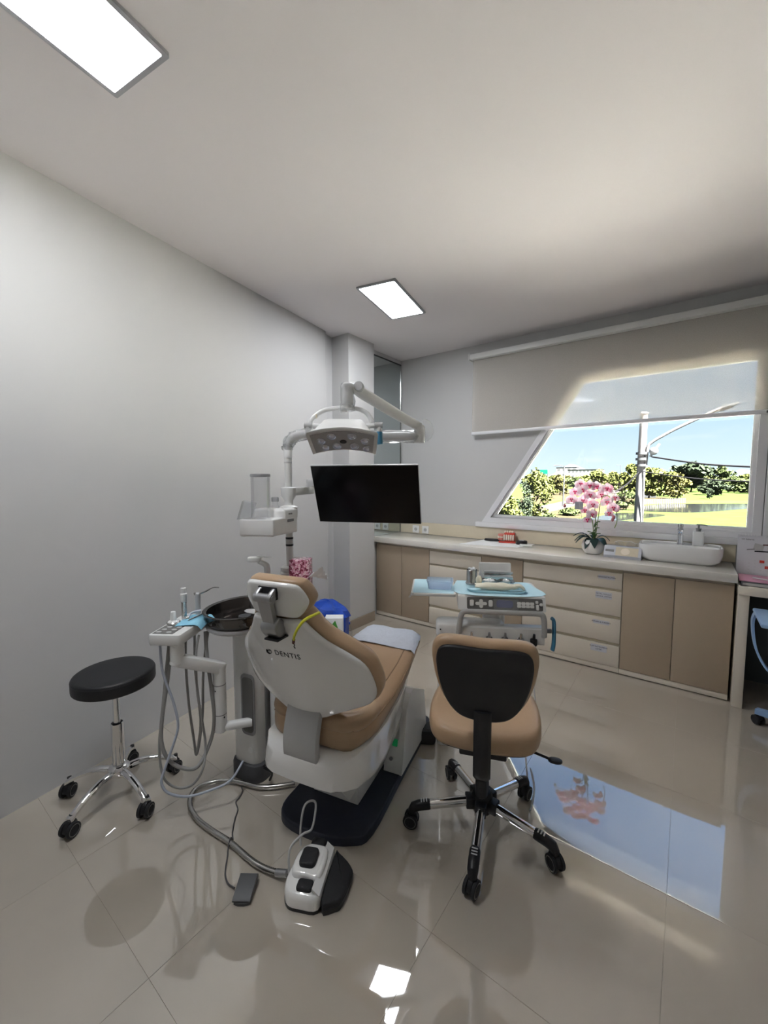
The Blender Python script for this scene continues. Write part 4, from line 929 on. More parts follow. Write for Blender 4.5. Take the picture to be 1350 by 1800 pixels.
b = MB(); q = [(-.060, .18), (.050, .18), (.050, .25), (.012, .355), (-.055, .27)]; b.rings([[(x, -.0462, z) for x, z in q], [(x, -.0452, z) for x, z in q]], Y); b.part('green_triangle', 'green', t)
t = thing('plastic_bottle', 'clear plastic bottle standing on the floor near the pillar', 'bottle', (-2.36, 2.62, 0))
b = MB(); b.lathe([(.030, 0), (.034, .004), (.034, .11), (.030, .13), (.014, .16), (.013, .18)], 18, None, -2.36, 2.62); b.part('body', 'clear', t)
b = MB(); b.lathe([(.0345, .0), (.035, .004), (.035, .018), (.0345, .02)], 18, None, -2.36, 2.62); b.part('foot_ring', 'white', t)
b = MB(); b.lathe([(.014, .178), (.015, .18), (.015, .196), (.012, .198)], 14, None, -2.36, 2.62); b.part('cap', 'binblue', t)

# ================================================================== INSTRUMENT TABLE (own frame: x to the right, y away from the viewer)
TC, TR = Vector((-.835, 2.165, 0)), R(30)
tb = thing('instrument_table', 'white dental instrument table with grey control panel and blue covered top', 'instrument table', TC, TR); X = fr(tb)
TZ = .852
b = MB(); pf = [(-.165, TZ - .004), (-.160, TZ), (.135, TZ), (.150, TZ - .006), (.150, TZ - .035), (-.175, TZ - .075), (-.188, TZ - .075)]
b.rings([[(x * (1 if abs(x) < .21 else 1.0), y + (0 if abs(x) < .212 else .004 * (1 if y < 0 else -1)), z - (0 if abs(x) < .212 else .003 if z > TZ - .02 else -.003)) for y, z in pf] for x in (-.222, -.208, .208, .222)], X); bd = b.part('table_body', 'white', tb, 30)
b = MB(); b.slab(smooth2([(-.215, -.155), (.205, -.155), (.21, .03), (.19, .115), (.12, .135), (-.17, .135), (-.215, .11)], 4), TZ, TZ + .0015, 0, 0, 1, X); b.part('blue_cover', 'sheet', tb)
sl0, sl1 = Vector((0, -.165, TZ - .004)), Vector((0, -.188, TZ - .075)); dv = (sl1 - sl0); sn = Vector((0, dv.z, -dv.y)).normalized()
if sn.y > 0: sn = -sn
def pp(x, s, h=0): return Vector((x, 0, 0)) + sl0 + dv * s + sn * h
def pbox(mb, x0, s0, x1, s1, h0, h1, r=.3):
    o = rrect(x0, s0 * .075, x1, s1 * .075, min(x1 - x0, (s1 - s0) * .075) * r, 3)
    mb.slab(o, h0, h1, (h1 - h0) * .3, 0, 1, lambda x, s, h: X(*pp(x, s / .075, h)))
b = MB(); pbox(b, -.176, .10, .206, .92, .0, .002, .12); cp = b.part('control_panel', 'panelgrey', bd)
def key(*a, m='offwhite', n='key', h=.0045): 
    q = MB(); pbox(q, *a, .002, h); q.part(n, m, bd)
key(-.162, .28, -.141, .72); key(-.066, .28, -.045, .72)
q = MB(); pbox(q, -.134, .42, -.074, .64, .002, .005, .5); pbox(q, -.114, .22, -.094, .84, .002, .005, .5); q.part('cross_key', 'offwhite', bd)
q = MB(); pbox(q, -.040, .14, .086, .90, .0021, .0026, .05); q.part('film', 'crinkle', bd)
key(-.026, .26, .058, .76, m='lcd', n='display', h=.003)
for i in range(4):
    for j in range(2): key(.078 + i * .0215, .34 + j * .20, .0985 + i * .0215, .53 + j * .20)
key(.170, .22, .184, .42); key(.172, .48, .187, .86)
q = MB(); c = pp(.196, .48, .002); q.cyl(c, c + sn * .014, .008, n=14, fn=X, ch=.002); q.part('knob', 'offwhite', bd)
q = MB(); c = pp(.194, .50, .0022); q.cyl(c, c + sn * .002, .0105, n=14, fn=X); q.part('knob_ring', 'black', bd)
# grey handle frame under the panel
b = MB(); P = spline([(-.218, -.165, .640), (-.212, -.178, .70), (-.205, -.186, .748), (-.185, -.188, .768), (-.1, -.188, .770), (.1, -.188, .770), (.19, -.188, .768), (.210, -.186, .748), (.217, -.178, .70), (.221, -.165, .640)], 4)
b.tube(P, .0115, 10, X, flat=(1.25, .8)); b.part('handle_frame', 'lightgrey', tb, 60)
# instrument rail below
b = MB(); pr = [(-.162, .675), (-.150, .683), (-.105, .683), (-.105, .590), (-.150, .590), (-.162, .600)]
b.rings([[(x, y, z) for y, z in pr] for x in (-.205, .225)], X); b.part('instrument_rail', 'offwhite', tb, 25)
for i, x in enumerate((-.15, -.06, .02, .10, .165)):
    b = MB(); b.lathe([(.015, .600), (.018, .605), (.018, .632), (.013, .634), (.012, .610)], 16, X, x, -.182); b.part('instrument_holder', ('steel', 'darkgrey', 'darkgrey', 'grey', 'black')[i], tb)
    b = MB(); b.tube([(x, -.182, .59), (x, -.184, .625), (x, -.190, .662)], [.008, .009, .006], 10, X); b.part('handpiece', ('chrome', 'grey', 'grey', 'steel', 'black')[i], tb)
b = MB(); b.tube([(.21, -.14, .665), (.262, -.14, .665)], .012, 10, X); hd_ = b.part('side_grip', 'grey', tb)
b = MB(); b.tube(spline([(.262, -.145, .735), (.272, -.145, .72), (.275, -.145, .66), (.275, -.145, .60), (.270, -.145, .565)], 4), .0135, 12, X, flat=(.7, 1.3)); b.part('blue_grip', 'bluetint', tb)
for x, y in ((-.165, .09), (.135, .10)):
    b = MB(); b.cyl((x, y, .68), (x, y, .80), .0085, n=10, fn=X); b.part('strut', 'steel', tb)
b = MB(); b.slab(rrect(-.062, .03, .062, .135, .045, 4), .42, .79, .004, .02, 2, X); b.part('centre_column', 'offwhite', tb)
# side shelf with its blue cover
b = MB(); b.slab(rrect(-.472, -.168, -.232, .150, .018, 3), TZ - .016, TZ, .004, .003, 2, X); sh = b.part('side_shelf', 'offwhite', tb)
b = MB(); b.slab(rrect(-.462, -.158, -.242, .140, .012, 3), TZ, TZ + .0015, 0, 0, 1, X); b.part('blue_cover', 'sheet', tb)
b = MB(); b.rings([[(-.470, -.160, TZ + .001), (-.455, -.172, TZ + .001), (-.472, -.176, TZ - .02), (-.484, -.172, TZ - .026)], [(-.468, -.160, TZ), (-.455, -.170, TZ), (-.470, -.173, TZ - .02), (-.482, -.170, TZ - .027)]], X); b.part('film_corner', 'crinkle', tb)
# support: black link to the chair base, white column, white arm
b = MB(); b.box(-.52, -.17, .0, -.33, -.06, .085, .02, X); b.part('base_link', 'rubber', tb)
b = MB(); b.slab(rrect(-.325, -.15, -.225, -.045, .03, 4), .0, .60, .03, 0, 3, X); b.part('support_column', 'white', tb)
b = MB(); b.slab(rrect(-.335, -.155, .03, -.03, .045, 4), .60, .690, .016, .02, 3, X); sa = b.part('support_arm', 'white', tb, 50)
b = MB(); b.cyl((-.312, -.154, .655), (-.312, -.158, .655), .004, n=8, fn=X); b.part('screw', 'black', sa)
# bracket with film viewer behind the top
b = MB(); b.slab(rrect(-.02, .0, .168, .098, .008, 3), 0, .008, .002, .002, 1, lambda x, z, y: X(x - .06, .142 + y + .25 * z, TZ + .010 + z)); vw = b.part('film_viewer', 'offwhite', tb)
b = MB(); b.box(-.085, .135, TZ - .004, .112, .155, TZ + .012, .002, X); b.part('viewer_foot', 'lightgrey', tb)
# things on the table
def X_(x, y, z=TZ + .0018): return X(x, y, z)
t = thing('clear_bin', 'pale blue see-through plastic tub on the side shelf', 'tub', X_(-.315, -.045), TR + R(-2)); Y = fr(t)
o = rrect(-.075, -.055, .075, .055, .014, 3); rg = [[(x * k, y * k, z) for x, y in o] for k, z in ((.82, 0), (.83, .001), (.94, .044), (.98, .045), (.98, .047), (.93, .047), (.81, .003))]
b = MB(); b.rings(rg, Y); b.part('tub', 'bluebin', t)
t = thing('cotton_can', 'small steel can filled with white cotton rolls on the table', 'can', X_(-.130, .062)); Y = fr(t)
b = MB(); b.lathe([(.034, 0), (.035, .004), (.031, .010), (.030, .012), (.030, .082), (.028, .083), (.027, .07)], 24, Y); b.part('can', 'steel', t)
b = MB(); b.lathe([(.0355, .002), (.0365, .005), (.0355, .009)], 24, Y); b.part('base_ring', 'lightgrey', t)
for i in range(5):
    b = MB(); a = i * 1.3; b.ball((.014 * cos(a), .014 * sin(a), .084 + .004 * (i % 2)), .011, .011, .009, 8, 6, Y); b.part('cotton_roll', 'paper', t)
t = thing('steel_kidney_tray', 'pale blue shallow tray under the latex gloves', 'tray', X_(-.02, -.085), TR + R(-3)); Y = fr(t)
o = smooth2([(-.135, -.045), (0, -.055), (.14, -.045), (.15, .03), (0, .045), (-.14, .04)], 4); rg = [[(x * k, y * k, z) for x, y in o] for k, z in ((.9, 0), (.92, .001), (1.0, .014), (.985, .0145), (.90, .003))]
b = MB(); b.rings(rg, Y); b.part('tray', 'sheet', t)
b = MB(); rnd = random.Random(9); rg = []
for k in range(13):
    s = k / 12; xx = -.105 + .22 * s; rr = .028 * (sin(pi * min(.98, s * .9 + .08)) ** .5) + .004
    rg.append([(xx + rnd.uniform(-.004, .004), -.005 + rr * 1.25 * cos(a), .028 + rr * .62 * sin(a) + rnd.uniform(-.003, .003)) for a in [2 * pi * i / 10 for i in range(10)]])
b.rings(rg, Y); b.ball((-.085, .012, .055), .018, .014, .026, 8, 6, Y)
for k in range(3): b.tube(spline([(.09, -.01 + .012 * k, .03), (.125, -.012 + .016 * k, .034), (.150, -.010 + .02 * k, .018)], 3), .0075, 6, Y)
gl = b.solo('latex_gloves', 'glove', 'crumpled cream latex gloves lying on the blue tray', 'gloves', Y(0, 0, .02), smooth=70)
for i, (x, y, r, lab) in enumerate(((-.035, .060, .045, 'larger steel bowl with white gauze on the instrument table'), (.055, .065, .036, 'smaller steel bowl on the instrument table beside the larger bowl'))):
    t = thing('steel_bowl', lab, 'bowl', X_(x, y), TR, 'steel bowls on the instrument table'); Y = fr(t)
    b = MB(); b.lathe([(r * .55, 0), (r * .62, .002), (r * .95, .020), (r * 1.02, .026), (r * .98, .026), (r * .85, .017), (r * .3, .010)], 24, Y); b.part('bowl', 'steel', t)
    for j in range(5 if i == 0 else 2):
        b = MB(); a = j * 1.35; b.ball((r * .45 * cos(a), r * .45 * sin(a), .020), r * .33, r * .26, .010, 8, 5, Y); b.part('gauze', 'paper', t)
t = thing('instrument_packs', 'wrapped instruments and tubes lying before the grey film viewer', 'instruments', X(.03, .12, TZ + .03), TR); Y = fr(t)
for i, (m, a, z) in enumerate((('paper', -4, .010), ('steel', 3, .022), ('lightgrey', -2, .032), ('sheet', 0, -.004))):
    b = MB(); q = R(a); b.tube([(-.085 * cos(q), -.004 * i, z - .085 * sin(q)), (-.02, -.004 * i, z), (.08 * cos(q), -.004 * i, z + .08 * sin(q))], [.007, .009, .006], 8, Y); b.part('pack', m, t)
b = MB(); b.box(-.10, -.02, -.028, .09, .012, -.014, .003, Y); b.part('ledge', 'crinkle', t)

# ================================================================== STOOLS
def caster(root, fnc, cx, cy, a, r=.030, ht=.085, wid=.020, ring='grey'):
    """twin-wheel caster: housing with two wheels; a is the way the axle points"""
    ca, sa_ = cos(a), sin(a); G = lambda x, y, z: fnc(cx + x * ca - y * sa_, cy + x * sa_ + y * ca, z)
    h = MB(); prf = smooth2([(-r * 1.0, .028), (-r * .75, .052), (-.2 * r, .066), (.5 * r, .064), (.8 * r, .045), (.55 * r, .03), (-.3 * r, .022)], 3)
    h.slab(prf, -wid * .5, wid * .5, .003, .003, 2, lambda y, z, x: G(x, y, z)); h.cyl((0, .25 * r, .060), (0, .25 * r, ht), .009, n=10, fn=G)
    hs_ = h.part('caster', 'black', root)
    for s in (-1, 1):
        wl = MB(); wl.rings([[(s * x, -.15 * r + rr * cos(q), r + rr * sin(q)) for q in [2 * pi * i / 18 for i in range(18)]] for x, rr in ((wid * .55, r * .9), (wid * .6, r), (wid * 1.15, r), (wid * 1.25, r * .88), (wid * 1.22, r * .7), (wid * 1.18, r * .68), (wid * 1.2, r * .2))], G); wl.part('wheel', 'rubber', hs_)
        wr = MB(); wr.rings([[(s * x, -.15 * r + rr * cos(q), r + rr * sin(q)) for q in [2 * pi * i / 18 for i in range(18)]] for x, rr in ((wid * 1.20, r * .80), (wid * 1.28, r * .79), (wid * 1.28, r * .70), (wid * 1.20, r * .69), (wid * 1.20, r * .80))], G, False, False); wr.part('wheel_ring', ring, hs_)
t = thing('round_stool', 'round black stool with chrome five-star base by the left wall', 'stool', (-2.045, .685, 0)); X = fr(t)
b = MB(); b.slab(ellipse(0, 0, .163, .163, 48), .530, .592, .016, .008, 4, X, fill=2); st_ = b.part('seat', 'blackleather', t, 60)
b = MB(); b.tube([(.1615 * cos(a), .1615 * sin(a), .577) for a in [2 * pi * i / 48 for i in range(48)]], .0022, 6, X, closed=True); b.part('piping', 'black', st_)
b = MB(); b.lathe([(.06, .522), (.07, .524), (.07, .531), (.02, .532)], 20, X); b.part('seat_plate', 'black', t)
b = MB(); b.cyl((0, 0, .30), (0, 0, .53), .0145, n=20, fn=X); b.part('piston', 'chrome', t)
b = MB(); b.lathe([(.024, .135), (.026, .14), (.026, .345), (.023, .346), (.020, .336)], 24, X); b.part('sleeve', 'chrome', t)
b = MB(); b.lathe([(.0215, .3385), (.0225, .342), (.0160, .344), (.0155, .338)], 20, X); b.part('bushing', 'black', t)
b = MB(); b.lathe([(.018, .085), (.026, .09), (.042, .115), (.044, .132), (.034, .145), (.024, .148)], 24, X); b.part('hub', 'chrome', t)
for k in range(5):
    a = R(-68 + 72 * k); c_, s_ = cos(a), sin(a); pts = spline([(.03, 0, .128), (.09, 0, .130), (.16, 0, .112), (.215, 0, .086), (.238, 0, .072)], 4); rg = []
    for i, p in enumerate(pts):
        u = i / (len(pts) - 1); wd = .017 - .004 * u + (.003 if u > .8 else 0); hh_ = .018 - .006 * u
        rg.append([(p.x, -wd, p.z - hh_), (p.x, -wd, p.z - hh_ * .2), (p.x, -wd * .55, p.z + .004), (p.x, 0, p.z + .006), (p.x, wd * .55, p.z + .004), (p.x, wd, p.z - hh_ * .2), (p.x, wd, p.z - hh_), (p.x, 0, p.z - hh_ * .7)])
    b = MB(); b.rings(rg, lambda x, y, z, c_=c_, s_=s_: X(x * c_ - y * s_, x * s_ + y * c_, z)); b.part('leg', 'chrome', t, 45)
    caster(t, X, .230 * c_, .230 * s_, [R(25), R(35), R(20), R(10), R(40)][k], ring='panelgrey')

HB = Vector((-.626, 1.515, 0))
t = thing('operator_chair', 'tan and black operator chair on a chrome five-star base with casters', 'chair', HB, R(21.5)); X = fr(t)   # its front points along +y
so2 = smooth2([(x * .96, y * .98) for x, y in [(-.19, -.165), (-.10, -.195), (.0, -.20), (.10, -.195), (.19, -.165), (.232, -.06), (.232, .10), (.205, .20), (.11, .232), (0, .237), (-.11, .232), (-.205, .20), (-.232, .10), (-.232, -.06)]], 4)
def seat_map(x, y, z): return X(x, y + .055, z + .018 * (x / .23) ** 2 * (1 if z > .46 else .3) - .012 * max(0, (y - .1) / .13) ** 2)
b = MB(); b.slab(so2, .415, .487, .034, .020, 4, seat_map, fill=4); b.part('seat', 'tan', t, 60)
b = MB(); b.slab(inset(ccw(so2), .02), .406, .418, 0, .004, 2, seat_map); b.part('seat_pan', 'black', t)
bh = [(0, .592), (.05, .594), (.10, .612), (.142, .660), (.170, .730), (.183, .80), (.184, .845), (.172, .880), (.14, .897), (.07, .899), (0, .896)]
bo = smooth2(bh + [(-x, y) for x, y in reversed(bh) if x > 0], 3)
def bk(x, z, h): return X(x, -.205 - .12 * (z - .6) + .30 * x * x + h, z)
b = MB(); b.slab(bo, .0, .058, .024, .020, 4, bk, fill=4); b.part('backrest', 'tan', t, 60)
bi_ = [(x * .90, .597 + (y - .597) * .915) for x, y in bo]
b = MB(); b.slab(bi_, -.014, .006, 0, .010, 3, bk, fill=4); b.part('back_panel', 'black', t, 60)
b = MB(); b.tube([(x, y, -.008) for x, y in inset(ccw(bi_), .010)], .0035, 6, bk, closed=True); b.part('panel_rim', 'rubber', t)
b = MB(); P = spline([(0, -.224, .635), (0, -.224, .60), (0, -.222, .50), (0, -.222, .42), (0, -.205, .375), (0, -.15, .360), (0, -.04, .372)], 5); rg = []
for p in P: rg.append(p)
b.tube(P, .031, 8, X, flat=(1, .40)); b.part('back_bar', 'black', t, 50)
b = MB(); b.cyl((.0, -.195, .30), (.0, -.195, .372), .022, n=16, fn=X, ch=.003); b.part('tilt_knob', 'black', t)
b = MB(); b.box(-.09, -.10, .375, .09, .12, .408, .006, X); b.part('mechanism', 'black', t)
b = MB(); b.tube([(.08, .0, .39), (.20, -.03, .388), (.255, -.05, .385)], [.005, .005, .005], 8, X); b.slab(ellipse(.268, -.054, .026, .016, 16), .380, .392, .004, .003, 2, X); b.part('lift_lever', 'black', t)
b = MB(); b.cyl((0, 0, .30), (0, 0, .385), .014, n=18, fn=X); b.part('piston', 'chrome', t)
b = MB(); b.lathe([(.026, .16), (.0265, .165), (.0255, .318), (.022, .322), (.014, .322)], 22, X); b.part('gas_column', 'black', t)
b = MB(); b.lathe([(.028, .078), (.036, .082), (.040, .10), (.042, .15), (.036, .165), (.027, .170)], 24, X); b.part('hub', 'black', t)
for k in range(5):
    a = R(-73 + 72 * k - 21.5); c_, s_ = cos(a), sin(a); Q = lambda x, y, z, c_=c_, s_=s_: X(x * c_ - y * s_, x * s_ + y * c_, z)
    b = MB(); b.tube([(.025, 0, .125), (.235, 0, .098)], .0185, 18, Q); lg = b.part('leg', 'chrome', t)
    b = MB(); b.box(.032, -.022, .098, .068, .022, .145, .004, Q); b.part('hub_socket', 'black', lg)
    b = MB(); b.tube([(.215, 0, .1005), (.222, 0, .100), (.262, 0, .094), (.283, 0, .086), (.291, 0, .072), (.290, 0, .055)], [.0185, .0205, .0205, .020, .017, .014], 14, Q)
    b.part('end_cap', 'black', lg)
    b = MB()
    for i in range(3): b.box(.228 + i * .011, -.011, .1185 - i * .0015, .233 + i * .011, .011, .1205 - i * .0015, .0008, Q)
    b.part('cap_grooves', 'lightgrey', lg)
    caster(t, X, .290 * c_, .290 * s_, a + [R(70), R(55), R(-80), R(80), R(75)][k], r=.031, ht=.075, wid=.0185, ring='panelgrey')

# ================================================================== FOOT CONTROLS
t = thing('foot_control', 'white dental foot control with black pads and a wire carrying loop', 'foot control', (-1.03, .925, 0), R(28)); X = fr(t)
fo = smooth2([(-.070, -.06), (-.045, -.098), (.0, -.105), (.062, -.098), (.066, -.02), (.066, .098), (.03, .102), (-.02, .100), (-.055, .06), (-.07, .0)], 4)
b = MB(); b.slab([(x * 1.01, y * 1.01) for x, y in fo], 0, .012, .002, 0, 1, X); b.part('foot_rim', 'black', t)
rg = []
for d, z in ((0, .010), (0, .040), (.004, .052), (.010, .058)): rg.append([(x, y, z) for x, y in inset(ccw(fo), d)])
b = MB(); b.rings(rg, X); bd = b.part('body', 'gloss', t, 50)
b = MB(); b.slab(smooth2([(-.052, -.038), (.0, -.046), (.052, -.044), (.052, .060), (.01, .078), (-.03, .074), (-.055, .04)], 4), .056, .078, .010, 0, 3, X); b.part('raised_top', 'gloss', bd, 60)
b = MB(); b.rings([[(.040, y, .0785), (.066, y, .0555), (.066, y, .050), (.038, y, .068)] for y in (-.092, .092)], X); b.part('bright_edge', 'gloss', bd, 20)
for (x, y, rx, ry, z0, z1) in ((-.005, .012, .030, .036, .076, .094), (.008, -.070, .028, .020, .056, .070), (.005, .088, .026, .018, .054, .078)):
    b = MB(); b.slab(rrect(x - rx, y - ry, x + rx, y + ry, min(rx, ry) * .55, 4), z0, z1, .006, 0, 3, X); b.part('pad', 'rubber', t)
b = MB(); b.slab(smooth2([(.070, -.090), (.115, -.088), (.138, -.065), (.152, .02), (.140, .060), (.085, .098), (.070, .092)], 3), 0, .022, .003, 0, 1, X); b.part('pedal_base', 'black', t)
b = MB(); b.slab(smooth2([(.070, -.088), (.112, -.086), (.136, -.064), (.150, .02), (.138, .058), (.085, .095), (.070, .090)], 3), .022, .040, .008, 0, 3, lambda x, y, z: X(x, y, z - .12 * (x - .07))); b.part('pedal', 'rubber', t)
b = MB(); P = spline([(-.068, -.02, .03), (-.075, -.01, .085), (-.072, .010, .120), (-.045, .055, .128), (-.020, .080, .128), (-.012, .10, .170), (-.018, .125, .200), (-.045, .128, .198), (-.062, .115, .180), (-.068, .095, .120), (-.062, .075, .06)], 5)
b.tube(P, .0042, 10, X); b.part('wire_handle', 'clear' if False else 'lightgrey', t, 60)
# corrugated metal hose
co_ = [(-1.098, .878, .030), (-1.130, .866, .022), (-1.192, .850, .0155), (-1.264, .839, .0155), (-1.39, .835, .0155), (-1.51, .820, .0155), (-1.612, .815, .0155), (-1.702, .834, .0155), (-1.758, .874, .0155), (-1.772, .92, .0155), (-1.743, .978, .0155), (-1.68, 1.030, .0155), (-1.608, 1.060, .0155), (-1.545, 1.085, .0155), (-1.48, 1.14, .0155), (-1.43, 1.20, .0155)]
P = spline(co_, 5); L = [0]
for i in range(1, len(P)): L.append(L[-1] + (P[i] - P[i - 1]).length)
n_ = int(L[-1] / .0042); PP = []; rr = []
k = 0
for i in range(n_):
    s = L[-1] * i / (n_ - 1)
    while k < len(L) - 2 and L[k + 1] < s: k += 1
    f_ = (s - L[k]) / max(1e-9, L[k + 1] - L[k]); PP.append(P[k].lerp(P[k + 1], f_)); rr.append(.0098 + (.0016 if i % 2 else -.0006))
t2 = thing('metal_hose', 'corrugated grey metal hose curling over the floor to the foot control', 'hose', (-1.60, .90, 0))
b = MB(); b.tube(PP, rr, 10); b.part('hose', 'steel', t2, 80)
b = MB(); b.cyl(co_[0], (-1.140, .863, .020), .0125, n=16); b.part('collar', 'alu', t2)
t = thing('grey_pedal', 'small dark grey foot pedal on a thin cable in front of the white foot control', 'pedal', (-1.185, .765, 0), R(36)); X = fr(t)
b = MB(); b.slab(smooth2([(-.026, -.045), (.026, -.045), (.030, .0), (.026, .045), (-.022, .048), (-.028, 0)], 3), 0, .010, .002, 0, 1, X); b.part('base', 'darkgrey', t)
b = MB(); pf = [(-.046, .010), (.046, .010), (.047, .022), (.035, .034), (-.04, .020), (-.047, .016)]
b.rings([[(x * (1 - .05 * abs(y) / .047), y, z) for y, z in pf] for x in (-.032, -.030, .030, .032)], X); b.part('treadle', 'darkgrey', t, 30)
cb = [(-1.72, 1.075, .004), (-1.68, 1.082, .004), (-1.640, 1.050, .004), (-1.600, 1.030, .004), (-1.577, .999, .004), (-1.566, .974, .004), (-1.523, .955, .004), (-1.489, .919, .004), (-1.44, .876, .004), (-1.405, .855, .006), (-1.394, .838, .030), (-1.380, .818, .006), (-1.358, .802, .004), (-1.322, .772, .004), (-1.292, .752, .004), (-1.257, .742, .004), (-1.222, .745, .008)]
b = MB(); b.tube(spline(cb, 5), .0028, 6); b.solo('thin_cable', 'darkgrey', 'thin dark wavy cable running from the tower to the grey pedal', 'cable', (-1.5, .93, 0), smooth=70)
# thin floor hose by the operator chair
b = MB(); b.tube(spline([(-.66, 2.12, .64), (-.60, 2.06, .50), at(938, 1205, Y=1.98), at(941, 1265, Y=1.95), at(924, 1322, z=.006), at(936, 1362, z=.006), at(939, 1390, z=.006), at(932, 1425, z=.006)], 6), .004, 8)
b.solo('floor_hose', 'lightgrey', 'thin light grey hose hanging from the instrument table to the floor', 'hose', (-.4, 1.85, 0), smooth=70)

# ================================================================== DESK AND BLUE CHAIR at the right edge
t = thing('white_desk', 'white desk with dark modesty panel at the right edge of the room', 'desk', (.9, 3.6, 0))
b = MB(); b.box(.284, 3.335, .735, 1.72, BACK - .02, .785, .002); b.part('desk_top', 'cream', t)
b = MB(); b.box(.287, 3.345, .001, .340, BACK - .03, .735, .002); b.part('side_panel', 'cream', t)
b = MB(); b.box(.341, 3.60, .10, 1.70, 3.62, .735, .001); b.part('modesty_panel', 'deskdark', t)
t = thing('grey_binder', 'grey ring binder lying under the pink folder on the desk', 'binder', (.44, 3.50, .786)); b = MB(); b.box(.298, 3.385, .7855, .66, 3.64, .812, .003); b.part('cover', 'binder', t)
b = MB(); b.box(.305, 3.3845, .790, .655, 3.388, .806); b.part('pages', 'lightgrey', t)
t = thing('pink_folder', 'pink folder lying on the grey binder on the desk', 'folder', (.44, 3.5, .813), R(-3)); X = fr(t)
b = MB(); b.box(-.145, -.11, 0, .22, .13, .006, .001, X); b.part('cover', 'pink', t)
t = thing('white_pen', 'white pen lying on the pink folder', 'pen', (.42, 3.47, .8195), R(-28)); X = fr(t)
b = MB(); b.tube([(-.065, 0, .004), (.05, 0, .004), (.062, 0, .003)], [.004, .004, .001], 8, X); b.part('barrel', 'white', t)
b = MB(); b.box(-.06, -.001, .008, -.02, .001, .0095, 0, X); b.part('clip', 'lightgrey', t)
t = thing('desk_calendar', 'grey-white tent desk calendar with red date squares at the right edge', 'calendar', (.46, 3.72, .786), R(-4)); X = fr(t)
b = MB(); b.rings([[(x, -.055, 0), (x, -.050, 0), (x, .0, .282), (x, .05, 0), (x, .055, 0), (x, .0, .290)] for x in (-.165, .20)], X); cbod = b.part('tent', 'label', t, 20)
cu_, cn_ = Vector((0, .055, .29)).normalized(), Vector((0, -.29, .055)).normalized()
CB = lambda x, s, h=.0008: XF[t.name] @ basis(Vector((x, -.055, 0)) + cu_ * s + cn_ * h, (1, 0, 0), cu_, cn_)
lettering('HC DENTIS', .013, 'ink', cbod, CB(-.112, .265))
lettering('Juni', .019, 'ink', cbod, CB(.022, .150))
for i, (x, s) in enumerate(((-.035, .120), (-.008, .083))):
    b = MB(); b.box(-.012, -.009, -.0004, .012, .009, .0002, 0, CB(x, s)); b.part('red_date', 'red', cbod)
for r_ in range(5):
    for c_ in range(7):
        if (r_, c_) in ((0, 2), (1, 3)): continue
        lettering(str(1 + r_ * 7 + c_) if 1 + r_ * 7 + c_ < 31 else '-', .009, 'lightgrey', cbod, CB(-.10 + c_ * .03, .125 - r_ * .022), name='date') if c_ < 4 else None
for i, (x0, s0, wd, hg, a, m) in enumerate(((-.055, .215, .05, .045, -12, 'lightgrey'), (-.01, .235, .05, .008, 4, 'brown'), (.05, .228, .03, .014, -8, 'ink'), (.015, .215, .05, .007, 8, 'brown'), (-.04, .188, .07, .008, 2, 'ink'), (.03, .193, .03, .010, -20, 'ink'), (.08, .205, .05, .009, 15, 'ink'), (-.095, .198, .04, .006, 10, 'grey'), (.1, .225, .03, .012, 30, 'grey'))):
    b = MB(); b.box(-wd / 2, -hg / 2, -.0004, wd / 2, hg / 2, .0001 + .00005 * i, 0, CB(x0, s0) @ Matrix.Rotation(R(a), 4, 'Z')); b.part('printed_tool', m, cbod)
b = MB()
for i in range(24): 
    x = -.155 + i * .0147; b.tube([(x, .009 * cos(q), .287 + .009 * sin(q)) for q in [2 * pi * j / 8 for j in range(8)]], .0012, 5, X, closed=True)
b.part('wire_binding', 'white', t)
t = thing('desk_chair', 'blue-grey office chair with loop armrest, cut off by the right edge', 'chair', (.66, 3.07, 0), R(0)); X = fr(t)
for s in (-1, 1):
    lp_ = spline([(s * .30, .17, .672), (s * .315, .185, .60), (s * .30, .14, .46), (s * .255, .07, .37), (s * .20, .02, .352)], 6)
    b = MB(); rg = []
    for i, p in enumerate(lp_): wd = .030 + .012 * i / len(lp_); rg.append([(p.x, p.y - wd, p.z), (p.x + .012 * s * -1, p.y - wd, p.z), (p.x + .012 * s * -1, p.y + wd, p.z), (p.x, p.y + wd, p.z)])
    b.rings(rg, X); b.box(s * .24, .14 - .30, .660, s * .312, .20, .682, .008, X); b.part('armrest', 'chairblue', t, 40)
b = MB(); b.slab(rrect(-.23, -.24, .23, .22, .08, 5), .40, .47, .025, .01, 3, X); b.part('seat', 'seatnavy', t)
b = MB(); b.slab(rrect(-.20, .54, .20, .98, .07, 5), -.27, -.23, .015, .015, 3, lambda x, z, y: X(x, y, z)); b.part('backrest', 'seatnavy', t)
b = MB(); b.tube(spline([(0, -.28, .75), (0, -.29, .55), (0, -.24, .38), (0, -.05, .36)], 4), .025, 8, X, flat=(.4, 1)); b.part('back_bar', 'chairblue', t)
b = MB(); b.cyl((0, 0, .10), (0, 0, .40), .028, n=16, fn=X); b.part('column', 'black', t)
for k in range(5):
    a = R(155 + 72 * k); c_, s_ = cos(a), sin(a); Q = lambda x, y, z, c_=c_, s_=s_: X(x * c_ - y * s_, x * s_ + y * c_, z)
    b = MB(); b.rings([[(x, -w_, z0), (x, w_, z0), (x, w_, z1), (x, -w_, z1)] for x, w_, z0, z1 in ((.02, .028, .085, .13), (.30, .018, .062, .092))], Q); b.part('leg', 'chairblue', t, 20)
    caster(t, X, .285 * c_, .285 * s_, a + R(60), r=.027, ht=.07, wid=.018, ring='rubber')

